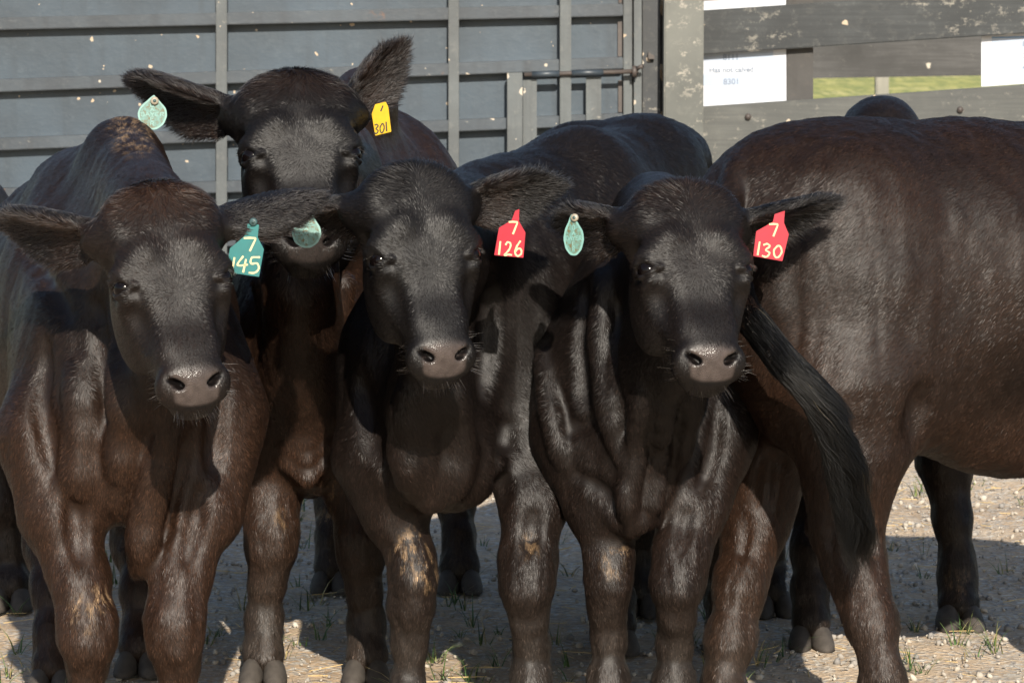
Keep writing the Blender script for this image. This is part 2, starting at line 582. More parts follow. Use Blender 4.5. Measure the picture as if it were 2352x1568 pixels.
class Cow:
    def __init__(self, box, h=0.005):
        self.lo = np.array(box[0], float)
        self.h = h
        self.n = np.ceil((np.array(box[1]) - self.lo) / h).astype(int)
        self.D = np.full(self.n, 0.3, np.float32)
        self.head = None
        self.cs = .6
        self.margin = .02
        self.ears = []

    def sub(self, lo, hi):
        a = np.clip(np.floor((lo - self.lo) / self.h).astype(int), 0, self.n)
        b_ = np.clip(np.ceil((hi - self.lo) / self.h).astype(int) + 1, 0, self.n)
        if np.any(b_ - a < 1):
            return None
        sl = tuple(slice(i, j) for i, j in zip(a, b_))
        g = [(self.lo[k] + self.h * np.arange(a[k], b_[k])).astype(np.float32) for k in range(3)]
        return sl, g[0][:, None, None], g[1][None, :, None], g[2][None, None, :]

    def put(self, fn, lo, hi, k, sign=1):
        m_ = k + self.margin
        r = self.sub(np.asarray(lo) - m_, np.asarray(hi) + m_)
        if r is None:
            return
        sl, X, Y, Z = r
        d = fn(X, Y, Z).astype(np.float32)
        self.D[sl] = smin(self.D[sl], d, k) if sign > 0 else smax(self.D[sl], -d, k)

    def cone(self, p0, p1, r0, r1, k=0.03, sign=1):
        p0, p1 = np.asarray(p0), np.asarray(p1)
        lo = np.minimum(p0 - r0, p1 - r1)
        hi = np.maximum(p0 + r0, p1 + r1)
        self.put(lambda X, Y, Z: sd_cone(X, Y, Z, p0, p1, r0, r1), lo, hi, k, sign)

    def chain(self, pts, k=0.03, sign=1):
        """pts: (px, py, dist, radius)"""
        for a, b_ in zip(pts, pts[1:]):
            self.cone(W(*a[:3]), W(*b_[:3]), a[3], b_[3], k, sign)

    def relax(self, sigma):
        """soften the joins of the trunk: three box passes over the distance grid"""
        r = max(1, int(round(sigma / self.h * .87)))
        D = self.D
        for ax in range(3):
            n = D.shape[ax]
            for _ in range(3):
                pad = [(0, 0)] * 3
                pad[ax] = (r + 1, r)
                c = np.cumsum(np.pad(D, pad, mode='edge'), axis=ax, dtype=np.float32)
                hi = [slice(None)] * 3
                lo = [slice(None)] * 3
                hi[ax], lo[ax] = slice(2 * r + 1, 2 * r + 1 + n), slice(0, n)
                D = (c[tuple(hi)] - c[tuple(lo)]) / (2 * r + 1)
        self.D = np.ascontiguousarray(D)
        self.margin = .02

    def surf(self, px, py, y0=None):
        """distance at which a sight line meets the animal"""
        ys = np.arange(self.lo[1], self.lo[1] + self.n[1] * self.h, self.h * .5)
        P = np.array([W(px, py, y) for y in ys])
        i = np.floor((P - self.lo) / self.h + .5).astype(int)
        ok = ((i >= 0) & (i < self.n)).all(1)
        j = np.clip(i, 0, self.n - 1)
        d = np.where(ok, self.D[j[:, 0], j[:, 1], j[:, 2]], 1.0)
        hit = np.nonzero(d < 0)[0]
        return ys[hit[0]] if len(hit) else None

    def crease(self, pts, r=.02, k=.03, sign=-1, sink=.35):
        """a groove (-1) or fold (1) run along the skin through picture points"""
        r *= (.50 if sign < 0 else .62) * self.cs
        k *= 1.15
        fine = []
        for a, b_ in zip(pts, pts[1:]):
            n = max(2, int(math.hypot(b_[0] - a[0], b_[1] - a[1]) / 25))
            fine += [(a[0] + (b_[0] - a[0]) * i / n, a[1] + (b_[1] - a[1]) * i / n) for i in range(n)]
        fine.append(pts[-1])
        out = []
        for i, (px, py) in enumerate(fine):
            y = self.surf(px, py)
            if y is not None:
                t = i / max(1, len(fine) - 1)
                rr = r * (.45 + .55 * math.sin(math.pi * min(1, max(0, t))))
                out.append((px, py, y + (rr * sink if sign > 0 else -rr * sink), rr))
        for a, b_ in zip(out, out[1:]):
            if abs(a[2] - b_[2]) < .12:
                self.cone(W(*a[:3]), W(*b_[:3]), a[3], b_[3], k, sign)

    def loft(self, st, side=(1, 0, 0), k=0.05):
        """st: (point, half width, half height)"""
        for (p0, a0, b0), (p1, a1, b1) in zip(st, st[1:]):
            r0, r1 = max(a0, b0), max(a1, b1)
            lo = np.minimum(p0 - r0, p1 - r1)
            hi = np.maximum(p0 + r0, p1 + r1)
            self.put(lambda X, Y, Z: sd_ecap(X, Y, Z, p0, p1, (a0, b0), (a1, b1), side), lo, hi, k)

    def ell(self, c, r, k=0.05, rot=None, sign=1):
        c = np.asarray(c)
        m_ = max(r)
        self.put(lambda X, Y, Z: sd_ell(X, Y, Z, c, r, rot), c - m_, c + m_, k, sign)

    def set_head(self, o, yaw, pitch, roll=0, s=1.0, zs=1.0, k=0.05, **v):
        A = np.array(Matrix.Rotation(yaw, 3, 'Z') @ Matrix.Rotation(-pitch, 3, 'X') @ Matrix.Rotation(roll, 3, 'Y'))
        A = A @ np.diag((1, 1, zs))
        B = A @ np.diag((1, 1, 1 / zs ** 2))       # inverse transpose, for going back to head axes
        self.head = (np.asarray(o, float), A, s, v, B)
        o = np.asarray(o)

        def fn(X, Y, Z):
            x, y, z = (X - o[0]) / s, (Y - o[1]) / s, (Z - o[2]) / s
            qx = x * B[0, 0] + y * B[1, 0] + z * B[2, 0]
            qy = x * B[0, 1] + y * B[1, 1] + z * B[2, 1]
            qz = x * B[0, 2] + y * B[1, 2] + z * B[2, 2]
            return sd_head(qx, qy, qz, v) * s
        c = o + A @ np.array((0, .1, -.03)) * s
        half = np.abs(A) @ np.array((.17, .14, .29)) * s
        self.put(fn, c - half, c + half, k)

    def hw(self, q):
        o, A, s, v, B = self.head
        return o + A @ np.asarray(q, float) * s

    def ear(self, side, tip, opening, w, cup=6.0, prof=None, droop=0.0):
        base, tip = self.hw((side * .112, .108, .140)), np.asarray(tip)
        e1 = tip - base
        ln = np.linalg.norm(e1)
        e1 /= ln
        e3 = np.asarray(opening, float)
        e3 = nrmz(e3 - e1 * e3.dot(e1))
        e2 = np.cross(e3, e1)
        prof = prof or ((-.2, .34), (0, .40), (.2, .80), (.45, 1.0), (.7, .88), (.88, .52), (1.0, .16))
        px_, py_ = [p[0] for p in prof], [p[1] for p in prof]

        def loc(X, Y, Z):
            x, y, z = X - base[0], Y - base[1], Z - base[2]
            return (x * e1[0] + y * e1[1] + z * e1[2], x * e2[0] + y * e2[1] + z * e2[2], x * e3[0] + y * e3[1] + z * e3[2])

        def fn(X, Y, Z):
            s, l, z = loc(X, Y, Z)
            t = s / ln
            wd = np.interp(t, px_, py_).astype(np.float32) * w
            c = cup * (1.25 - .75 * np.clip(t, 0, 1))
            zz = z - c * l * l + .02 - droop * np.clip(t, 0, 1) ** 2
            th = .0035 + .005 * np.clip(1 - t, 0, 1)
            dz = np.abs(zz) / np.sqrt(1 + (2 * c * l) ** 2) - th
            dl = np.abs(l) - wd + .006
            ds = np.maximum(s - ln, -s - .2 * ln)
            q = np.sqrt(np.maximum(dz, 0) ** 2 + np.maximum(dl, 0) ** 2 + np.maximum(ds, 0) ** 2)
            return q + np.minimum(np.maximum(np.maximum(dz, dl), ds), 0) - .006
        lo = np.minimum(base, tip) - w * 1.1 - .02
        hi = np.maximum(base, tip) + w * 1.1 + .02
        self.put(fn, lo, hi, .02)
        self.ears.append((fn, loc, ln, e1, e2, e3, w, base))

    def mesh(self):
        """surface nets over the grid"""
        D, h = self.D, self.h
        ins = D < 0
        cnt = np.zeros(np.array(D.shape) - 1, np.int8)
        for i in (0, 1):
            for j in (0, 1):
                for k in (0, 1):
                    cnt += ins[i:D.shape[0] - 1 + i, j:D.shape[1] - 1 + j, k:D.shape[2] - 1 + k]
        act = np.argwhere((cnt > 0) & (cnt < 8)).astype(np.int32)
        idx = np.full(cnt.shape, -1, np.int32)
        idx[act[:, 0], act[:, 1], act[:, 2]] = np.arange(len(act))
        acc = np.zeros((len(act), 3), np.float32)
        num = np.zeros(len(act), np.float32)
        cor = {}
        for c in [(i, j, k) for i in (0, 1) for j in (0, 1) for k in (0, 1)]:
            cor[c] = D[act[:, 0] + c[0], act[:, 1] + c[1], act[:, 2] + c[2]]
        for c in cor:
            for ax in range(3):
                if c[ax] == 0:
                    e = list(c)
                    e[ax] = 1
                    a, b_ = cor[c], cor[tuple(e)]
                    x = (a < 0) != (b_ < 0)
                    t = np.where(x, a / np.where(x, a - b_, 1), 0)
                    for q in range(3):
                        acc[:, q] += np.where(x, c[q] + (t if q == ax else 0), 0)
                    num += x
        V = self.lo + (act + acc / num[:, None]) * h
        quads = []
        for ax in range(3):
            a, b_ = (ax + 1) % 3, (ax + 2) % 3
            s0 = [slice(None)] * 3
            s1 = [slice(None)] * 3
            s0[ax], s1[ax] = slice(0, -1), slice(1, None)
            fl = ins[tuple(s0)] != ins[tuple(s1)]
            p = np.argwhere(fl)
            ok = (p[:, a] > 0) & (p[:, b_] > 0) & (p[:, a] < cnt.shape[a]) & (p[:, b_] < cnt.shape[b_])
            p = p[ok]
            f = ins[p[:, 0], p[:, 1], p[:, 2]]
            q = []
            for da, db in ((-1, -1), (0, -1), (0, 0), (-1, 0)):
                r = p.copy()
                r[:, a] += da
                r[:, b_] += db
                q.append(idx[r[:, 0], r[:, 1], r[:, 2]])
            q = np.stack(q, 1)
            q[~f] = q[~f][:, ::-1]
            quads.append(q)
        F = np.concatenate(quads)
        F = F[(F >= 0).all(1)]
        # smooth slightly
        for _ in range(2):
            c = sum(np.bincount(F[:, i], minlength=len(V)) for i in range(4)) * 2.0
            s = np.stack([sum(np.bincount(F[:, i], V[F[:, (i + j) % 4], q_], len(V)) for i in range(4) for j in (1, 3)) for q_ in range(3)], 1)
            V = 0.6 * V + 0.4 * s / np.maximum(c, 1)[:, None]
        return (V, F) + vert_normals(V, F)


BLACK = np.array((0.0036, 0.0031, 0.0030))
BROWN = np.array((0.021, 0.0100, 0.0056))
MUD = np.array((0.19, 0.122, 0.066))
DUST = np.array((0.034, 0.028, 0.023))
NOSE = np.array((0.060, 0.047, 0.042))
HAIR_TOTAL = [0]


def strands(name, P0, D0, nrm, length, lift, tint, parent, r0=0.00034, bend=0.5, sag=0.0, npt=4, material='hair', path=None):
    """hair as curves: P0 roots, D0 lie direction, lift in radians"""
    n = len(P0)
    cl, sl = np.cos(lift)[:, None], np.sin(lift)[:, None]
    pts = np.zeros((n, npt, 3), np.float32)
    for i in range(npt):
        s = i / (npt - 1)
        q = P0 + length[:, None] * (D0 * cl * s + nrm * sl * (s - bend * s * s))
        q[:, 2] -= sag * length * s * s
        pts[:, i] = q
    pts[:, 0] -= nrm * 0.002
    if path is not None:
        pts = path
    hc = bpy.data.hair_curves.new(name)
    hc.add_curves([npt] * n)
    off = np.array(root_loc(parent), np.float32)
    hc.attributes['position'].data.foreach_set('vector', (pts - 0).ravel())
    ra = hc.attributes.new('radius', 'FLOAT', 'POINT')
    prof = np.array([1.0, 0.95, 0.7, 0.15] if npt == 4 else list(1 - 0.85 * np.linspace(0, 1, npt) ** 2), np.float32)
    rr = np.asarray(r0, np.float32) * np.ones(n, np.float32)
    ra.data.foreach_set('value', (rr[:, None] * prof[None]).ravel().astype(np.float32))
    ta = hc.attributes.new('tint', 'FLOAT_COLOR', 'CURVE')
    ta.data.foreach_set('color', np.concatenate((tint, np.ones((n, 1))), 1).astype(np.float32).ravel())
    o = bpy.data.objects.new(name, hc)
    COL.objects.link(o)
    hc.materials.append(M[material])
    o.parent = parent
    o.location = -Vector(off)
    HAIR_TOTAL[0] += n
    return o


def blades(name, P, D0, nrm, length, lift, width, tint, parent):
    """short flat-lying coat hair as narrow tapering blades that follow the skin"""
    n = len(P)
    ac = np.cross(nrm, D0)
    ph = RNG.normal(0, .20, n)[:, None]
    ac = ac * np.cos(ph) + nrm * np.sin(ph)
    cl, sl = np.cos(lift)[:, None], np.sin(lift)[:, None]
    Ln = length[:, None]
    w = (width * .5)[:, None]
    p0 = P - nrm * .0012
    p1 = P + Ln * .5 * (D0 * cl + nrm * sl)
    p2 = P + Ln * (D0 * cl + nrm * sl * .75)
    V = np.stack((p0 - ac * w * .8, p0 + ac * w * .8, p1 - ac * w, p1 + ac * w, p2), 1).reshape(-1, 3)
    b_ = (np.arange(n) * 5)[:, None]
    F = np.stack((b_ + np.array((0, 1, 3)), b_ + np.array((0, 3, 2)), b_ + np.array((2, 3, 4))), 1).reshape(-1, 3)
    me = np_mesh(name, V, F, False)
    a = me.attributes.new('tint', 'FLOAT_COLOR', 'POINT')
    c = np.concatenate((tint, np.ones((n, 1))), 1)
    a.data.foreach_set('color', np.repeat(c, 5, 0).astype(np.float32).ravel())
    HAIR_TOTAL[0] += n
    return link(name, me, M['coat'], parent)


def finish(cow, root, back, style, density=160000, hair=1.0):
    """mesh, colours and coat of one animal; back = horizontal unit vector from chest to rump"""
    V, F, NV, area = cow.mesh()
    nV = len(V)
    sd_ = style.get('seed', 1) * 13
    hk = np.zeros(nV)
    if cow.head is not None:
        o_, A_, s__, v_, B_ = cow.head
        hk = sstep(.34, .24, np.linalg.norm((V - o_ - A_ @ np.array((0, .09, -.03))) / np.array((1, 1, 1.25)), axis=1))
    for (fn, loc, ln, e1, e2, e3, w, base) in cow.ears:
        s_, l_, z_ = loc(V[:, 0], V[:, 1], V[:, 2])
        hk = np.maximum(hk, (s_ > -.02) & (s_ < ln * 1.2) & (np.abs(l_) < w * 1.4) & (np.abs(z_) < .09))
    leg_ = sstep(.55, .40, V[:, 2])
    up_ = (1 - .8 * hk)
    dsp = .016 * (fnoise(V, 6.5, sd_) - .5) * (1 - .6 * leg_) + .006 * (fnoise(V * np.array((1, 1, .35)), 24, sd_ + 3, 2) - .5) + (.005 * (fnoise(V, 30, sd_ + 7, 2) - .5) + .009 * (fnoise(V * np.array((1, 1, .16)), 38, sd_ + 8, 2) - .5)) * leg_
    fold = fnoise(V * np.array((1, 1, .22)) + .02 * fnoise(V, 9, sd_ + 4)[:, None], 17, sd_ + 11, 2)
    dsp += .010 * (np.abs(fold - .5) * 2 - .3) * (1 - leg_) * style.get('folds', .32)
    V = V + NV * (dsp * up_)[:, None]
    NV, area = vert_normals(V, F)
    flow = np.tile(np.array((back[0] * .75, back[1] * .75, -.75)), (nV, 1))
    lowleg = sstep(.62, .48, V[:, 2])
    flow = flow * (1 - lowleg[:, None]) + np.array((0, 0, -1.0)) * lowleg[:, None]
    hl = np.full(nV, .0165) * hair
    lift = np.full(nV, .085)
    dens = np.ones(nV)
    nose = np.zeros(nV)
    hw_ = np.zeros(nV)
    n_lo = fnoise(V, 5.0, style.get('seed', 1))
    n_md = fnoise(V, 22.0, style.get('seed', 1) + 5)
    n_hi = fnoise(V, 90.0, style.get('seed', 1) + 9, 2)
    bw = style.get('brown', 0.25)
    # sun-bleached brown low on the body, black on face and neck
    under = sstep(.95, .45, V[:, 2]) * style.get('low_brown', 0.5)
    bmix = np.clip(bw * (0.35 + 1.3 * n_lo) + under * (0.3 + n_lo), 0, 1)
    tint = BLACK * (1 - bmix[:, None]) + BROWN * bmix[:, None]
    if cow.head is not None:
        o, A, s, v, B = cow.head
        Q = (V - o) @ B / s
        near = (np.abs(Q[:, 0]) < .2) & (np.abs(Q[:, 1] - .1) < .2) & (np.abs(Q[:, 2] + .03) < .33)
        dh = np.full(nV, 1.0)
        q = Q[near]
        dh[near] = sd_head(q[:, 0], q[:, 1], q[:, 2], v)
        hw_ = sstep(.035, .008, dh)
        wh = Q - np.array((0.0, .0, v.get('whorl', -.035)))
        wh[:, 2] += np.where(wh[:, 2] > 0, .6, -.25) * np.abs(wh[:, 0]) * .3
        rad = nrmz(wh)
        rad[:, 1] += .35
        w2 = Q - np.array((0.0, v.get('whorl2y', .03), v.get('whorl2', .205)))
        r2 = nrmz(w2)
        lock = sstep(.08, .15, Q[:, 2] + .35 * np.abs(Q[:, 0]))[:, None] * v.get('lock', .45)
        rad = rad * (1 - lock) + r2 * lock
        tuft = hw_ * sstep(.10, .21, Q[:, 2]) * sstep(.14, .08, np.abs(Q[:, 0]))
        # forelock falls outward over the poll
        ff = rad @ A.T
        flow = flow * (1 - hw_[:, None]) + ff * hw_[:, None]
        hl = hl * (1 - hw_) + hw_ * (.011 + .003 * sstep(0, .1, Q[:, 2]) + v.get('tuft', .024) * .45 * tuft + .001 * lock[:, 0])
        hl *= 1 - .35 * hw_ * sstep(-.12, -.2, Q[:, 2])
        lift = lift + .06 * tuft
        nose[near] = nose_mask(q, None, v) * hw_[near]
        hcol = BLACK * 1.0
        red = np.clip(tuft * style.get('tuft_red', .35) + style.get('face_brown', .15) * n_lo, 0, 1)[:, None]
        hcol = BLACK * (1 - red) + BROWN * red
        tint = tint * (1 - hw_[:, None]) + hcol * hw_[:, None]
        # hollow of the eye stays bare
        for sgn in (-1, 1):
            e = cow.hw((sgn * EYE[0], EYE[1], EYE[2]))
            de = np.linalg.norm(V - e, axis=1)
            dens *= sstep(.029 * s, .036 * s, de)
    em_all = np.zeros(nV)
    mess = hw_ * sstep(.06, .13, Q[:, 2]) * cow.head[3].get('mess', .2) if cow.head is not None else np.zeros(nV)
    long_ = hw_ * sstep(.15, .21, Q[:, 2]) * .5 if cow.head is not None else np.zeros(nV)
    for (fn, loc, ln, e1, e2, e3, w, base) in cow.ears:
        s_, l_, z_ = loc(V[:, 0], V[:, 1], V[:, 2])
        nearr = (s_ > 0) & (s_ < ln * 1.15) & (np.abs(l_) < w * 1.3) & (np.abs(z_) < .12)
        em = np.zeros(nV)
        em[nearr] = sstep(.012, .002, fn(V[nearr, 0], V[nearr, 1], V[nearr, 2]))
        em *= sstep(.0, .2 * ln, s_)
        ins_ = (NV @ e3) > 0.1
        edge = np.abs(l_) / w
        ef = e1[None] * (.9 + 0 * l_[:, None]) + e2[None] * np.sign(l_)[:, None] * (edge[:, None] * .9)
        flow = flow * (1 - em[:, None]) + ef * em[:, None]
        hl = hl * (1 - em) + em * (.011 + .009 * sstep(.6, 1, edge) + .008 * sstep(.6, 1, s_ / ln) + .008 * ins_)
        lift = lift * (1 - em) + em * (.28 + .22 * ins_)
        dens = dens * (1 - em) + em * 1.25
        tint = tint * (1 - .8 * em[:, None]) + BLACK * 1.3 * .8 * em[:, None]
        ired = (em * ins_ * style.get('ear_red', .25) * sstep(.62, .3, s_ / ln) * n_md)[:, None]
        tint = tint * (1 - ired) + BROWN * 2.0 * ired
        long_ = np.maximum(long_, em)
    # dried mud and dust
    mudw = np.zeros(nV)
    for (px, py, rp, amt) in style.get('mud', ()):
        pp = pix(V)
        dd = np.hypot(pp[:, 0] - px, (pp[:, 1] - py) * .8) / rp
        # only on the near surface of the limb
        vis = NV[:, 1] < .2
        mudw = np.maximum(mudw, vis * amt * sstep(1, .4, dd) * sstep(.55, .62, fnoise(V * np.array((1, 1, .7)), 120, 3)))
    dust = style.get('dust', .35) * sstep(.42, .08, V[:, 2]) * (0.35 + n_md)
    dust = np.clip(dust, 0, .8)[:, None]
    tint = tint * (1 - dust) + DUST * dust
    tint = tint * (0.72 + .55 * n_hi)[:, None]
    tint = tint * (1 - mudw[:, None]) + MUD * mudw[:, None]
    sk = tint * 0.85
    nm = np.clip(nose, 0, 1)[:, None]
    sk = sk * (1 - nm) + NOSE * style.get('nose', 1.0) * (0.6 + .8 * n_hi)[:, None] * nm
    if cow.head is not None:
        ncol = sstep(.30, .0, nose) * hw_
        tt_ = .83 * Q[:, 2] - .56 * Q[:, 1]
        pl_ = PAD_N[1] * Q[:, 1] + PAD_N[2] * Q[:, 2]
        ml = (np.exp(-((tt_ + .277) / .0045) ** 2) * (np.abs(Q[:, 0]) < .048) * (pl_ > .07) * hw_)[:, None]  # mouth crease: its shade is painted into the skin colour, no groove
        sk = sk * (1 - .9 * ml) + np.array((.003, .0025, .0025)) * .9 * ml
        dens *= 1 - .9 * ml[:, 0]
        mw = v.get('muzzle', 1)
        for sgn in (-1, 1):      # shade inside the nostrils, painted into the skin colour
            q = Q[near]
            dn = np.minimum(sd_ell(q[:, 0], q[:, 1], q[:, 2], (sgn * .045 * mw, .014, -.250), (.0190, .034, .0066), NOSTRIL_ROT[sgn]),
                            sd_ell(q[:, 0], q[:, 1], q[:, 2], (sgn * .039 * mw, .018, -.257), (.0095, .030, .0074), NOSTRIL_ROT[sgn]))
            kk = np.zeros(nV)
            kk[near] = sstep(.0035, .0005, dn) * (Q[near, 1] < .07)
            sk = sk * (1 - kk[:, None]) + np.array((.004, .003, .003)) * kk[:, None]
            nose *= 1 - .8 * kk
    nose *= style.get('nose_wet', 1.0)
    me = np_mesh('body', V, F)
    a = me.attributes.new('tint', 'FLOAT_COLOR', 'POINT')
    a.data.foreach_set('color', np.concatenate((sk, np.ones((nV, 1))), 1).astype(np.float32).ravel())
    a = me.attributes.new('nose', 'FLOAT', 'POINT')
    a.data.foreach_set('value', nose.astype(np.float32))
    body = link('body', me, M['hide'], root, smooth=True)
    # coat
    C = V[F].mean(1)
    fnrm = nrmz(NV[F].mean(1))
    to = nrmz(np.array((0, 0, CAM_H)) - C)
    face = (fnrm * to).sum(1)
    pp = pix(C)
    keep = (face > -.45) & (pp[:, 0] > -260) & (pp[:, 0] < 2612) & (pp[:, 1] > -120) & (pp[:, 1] < 1700)
    dq = dens[F].mean(1) * (1 - np.clip(nose[F].mean(1) * 1.6, 0, 1))
    w = area * dq * keep
    tot = w.sum()
    n = int(tot * density)
    cum = np.cumsum(w)
    pick = np.searchsorted(cum, RNG.random(n) * cum[-1])
    pick = np.clip(pick, 0, len(F) - 1)
    u, v_ = RNG.random((2, n))
    wt = np.stack(((1 - u) * (1 - v_), u * (1 - v_), u * v_, (1 - u) * v_), 1)
    q = F[pick]

    def ip(a_):
        return (a_[q] * (wt[..., None] if a_.ndim == 2 else wt)).sum(1)
    P, Nn, fl = ip(V), nrmz(ip(NV)), ip(flow)
    clump = .55 * np.stack([vnoise(P, 110, 60 + k) - .5 for k in range(3)], 1) + .6 * np.stack([vnoise(P, 11, 70 + k) - .5 for k in range(3)], 1)
    fl = nrmz(fl) + clump * (.8 - .35 * ip(hw_) + ip(mess))[:, None] + RNG.normal(0, .13, (n, 3))
    fl = fl - Nn * (fl * Nn).sum(1, keepdims=True)
    fl = nrmz(fl)
    ln_ = ip(hl) * RNG.uniform(.65, 1.3, n)
    lf = ip(lift) * RNG.uniform(.6, 1.6, n)
    tn = ip(tint) * np.exp(RNG.normal(0, .45, (n, 1)))
    lf = np.abs(RNG.normal(.0, .042, n)) + ip(lift) * .5
    blades('coat', P, fl, Nn, ln_, lf, RNG.uniform(.00055, .0010, n), tn, root)
    # longer hair on ears and poll
    lw = ip(long_)
    m_ = RNG.random(n) < lw * .55
    if m_.sum() > 50:
        strands('long_hair', P[m_], fl[m_], Nn[m_], ln_[m_] * 1.25, (ip(lift) * RNG.uniform(.6, 1.6, n))[m_], tn[m_], root)
    # eyes, lashes, whiskers
    if cow.head is not None and style.get('face', True):
        o, A, s, v, B = cow.head
        for sgn in (-1, 1):
            c = cow.hw((sgn * EYE[0], EYE[1], EYE[2]))
            bm = bmesh.new()
            bmesh.ops.create_uvsphere(bm, u_segments=28, v_segments=18, radius=EYE_R * s)
            bmesh.ops.translate(bm, verts=bm.verts, vec=Vector(c))
            m_ = bpy.data.meshes.new('eye')
            bm.to_mesh(m_)
            bm.free()
            link('eye', m_, M['eye'], root, True)
        rp, rd = [], []
        for sgn in (-1, 1):
            for i in range(34):
                t = RNG.random()
                ex, ey, ez = EYE
                pt = (sgn * (ex + .006 + .016 * t), ey - .020 + .030 * t, ez + .0135)
                rp.append(cow.hw(pt))
                rd.append(A @ np.array((sgn * RNG.uniform(.6, 1), RNG.uniform(-.5, .1), RNG.uniform(-.6, -.1))))
        nl = len(rp)
        for i in range(130):
            a_ = RNG.uniform(0, 2 * math.pi)
            sgn = RNG.choice((-1, 1))
            zz = RNG.uniform(-.275, -.19)
            if RNG.random() < .45:
                p_ = (RNG.uniform(-.042, .042), RNG.uniform(.055, .09), -.298)
                dv = (p_[0] * 6, -.3, -1)
            else:
                p_ = (sgn * RNG.uniform(.056, .064), RNG.uniform(.04, .09), zz)
                dv = (sgn * 1.0, -.25, RNG.uniform(-.8, .1))
            rp.append(cow.hw(p_))
            rd.append(A @ np.array(dv))
        rp, rd = np.array(rp), nrmz(np.array(rd))
        nn = len(rp)
        le = np.where(np.arange(nn) < nl, RNG.uniform(.010, .018, nn), RNG.uniform(.014, .038, nn))
        tn = np.tile(np.array((.02, .016, .014)), (nn, 1))
        tn *= .5
        lite = RNG.random(nn) < .22
        tn[lite] = (.09, .075, .06)
        strands('whisker_hair', rp, rd, nrmz(rd + RNG.normal(0, .3, rd.shape)), le, np.full(nn, .3), tn, root, r0=.00032)
    return V, F, NV


def hoof(root, x, y, head=(0, -1), s=1.0, z0=0.058):
    """a cloven hoof: two claws with a dewclaw behind each"""
    mb = MB()
    h = Vector((head[0], head[1], 0)).normalized()
    r = Vector((h.y, -h.x, 0))
    for sd in (-1, 1):
        rings = []
        for (z, f0, f1, w) in ((0.0, .100, -.050, .060), (.012, .094, -.054, .060), (.032, .066, -.052, .053), (z0, .030, -.040, .036)):
            ring = []
            for k in range(12):
                a = 2 * math.pi * k / 12
                f = (f0 + f1) / 2 + (f0 - f1) / 2 * math.cos(a)
                lat = .029 + .5 * w * math.sin(a) + .004 * max(0, math.cos(a)) * (1 - z / z0) - .3 * (.06 - w)
                p = Vector((x, y, 0)) + (h * f + r * (sd * lat)) * s + Vector((0, 0, z * s))
                ring.append(mb.bm.verts.new(p))
            rings.append(ring)
        for a, b_ in zip(rings, rings[1:]):
            for j in range(12):
                mb.bm.faces.new((a[j], a[(j + 1) % 12], b_[(j + 1) % 12], b_[j]))
        mb.bm.faces.new(rings[-1])
        mb.bm.faces.new(rings[0][::-1])
    return mb.build('hoof', M['hoof'], root, True)


def leg(cow, root, pts, k=0.03, head=(0, -1), front=True, s=1.0, tail_only=False):
    """pts: (px, py, dist, radius) down to below the knee; the foot is finished on the ground"""
    cow.chain(pts[:2], k + .045)
    cow.chain(pts[1:], k)
    px, py, y, r = pts[-1]
    p = W(px, py, y)
    h = np.array((head[0], head[1], 0.0))
    h /= np.linalg.norm(h)
    if p[2] > .16:
        f = np.array((p[0], p[1], .125)) + h * .0
        cow.cone(p, f, r, .034 * s, k)
        cow.ell(f, (.042 * s, .044 * s, .040 * s), .03)
    else:
        f = p
    c = np.array((p[0], p[1], .065)) + h * .028
    cow.cone(f, c, min(r, .042 * s), .050 * s, .025)
    for sd in (-1, 1):      # dewclaws
        cow.ell(f + np.array((h[1] * sd * .022, -h[0] * sd * .022, -.012)) - h * .038, (.014, .014, .016), .015)
    hoof(root, c[0] + h[0] * .012, c[1] + h[1] * .012, head, 1.0 * s)
    return c


# ------------------------------------------------------------------ ear tags
def spline(pts, n=6):
    P = [Vector((*p, 0)) for p in pts]
    if len(P) < 3:
        return [(p.x, p.y) for p in P]
    out = []
    for i in range(len(P) - 1):
        a, b_, c, d = P[max(i - 1, 0)], P[i], P[i + 1], P[min(i + 2, len(P) - 1)]
        for j in range(n):
            t = j / n
            q = 0.5 * ((2 * b_) + (c - a) * t + (2 * a - 5 * b_ + 4 * c - d) * t * t + (3 * b_ - a - 3 * c + d) * t ** 3)
            out.append((q.x, q.y))
    out.append((P[-1].x, P[-1].y))
    return out


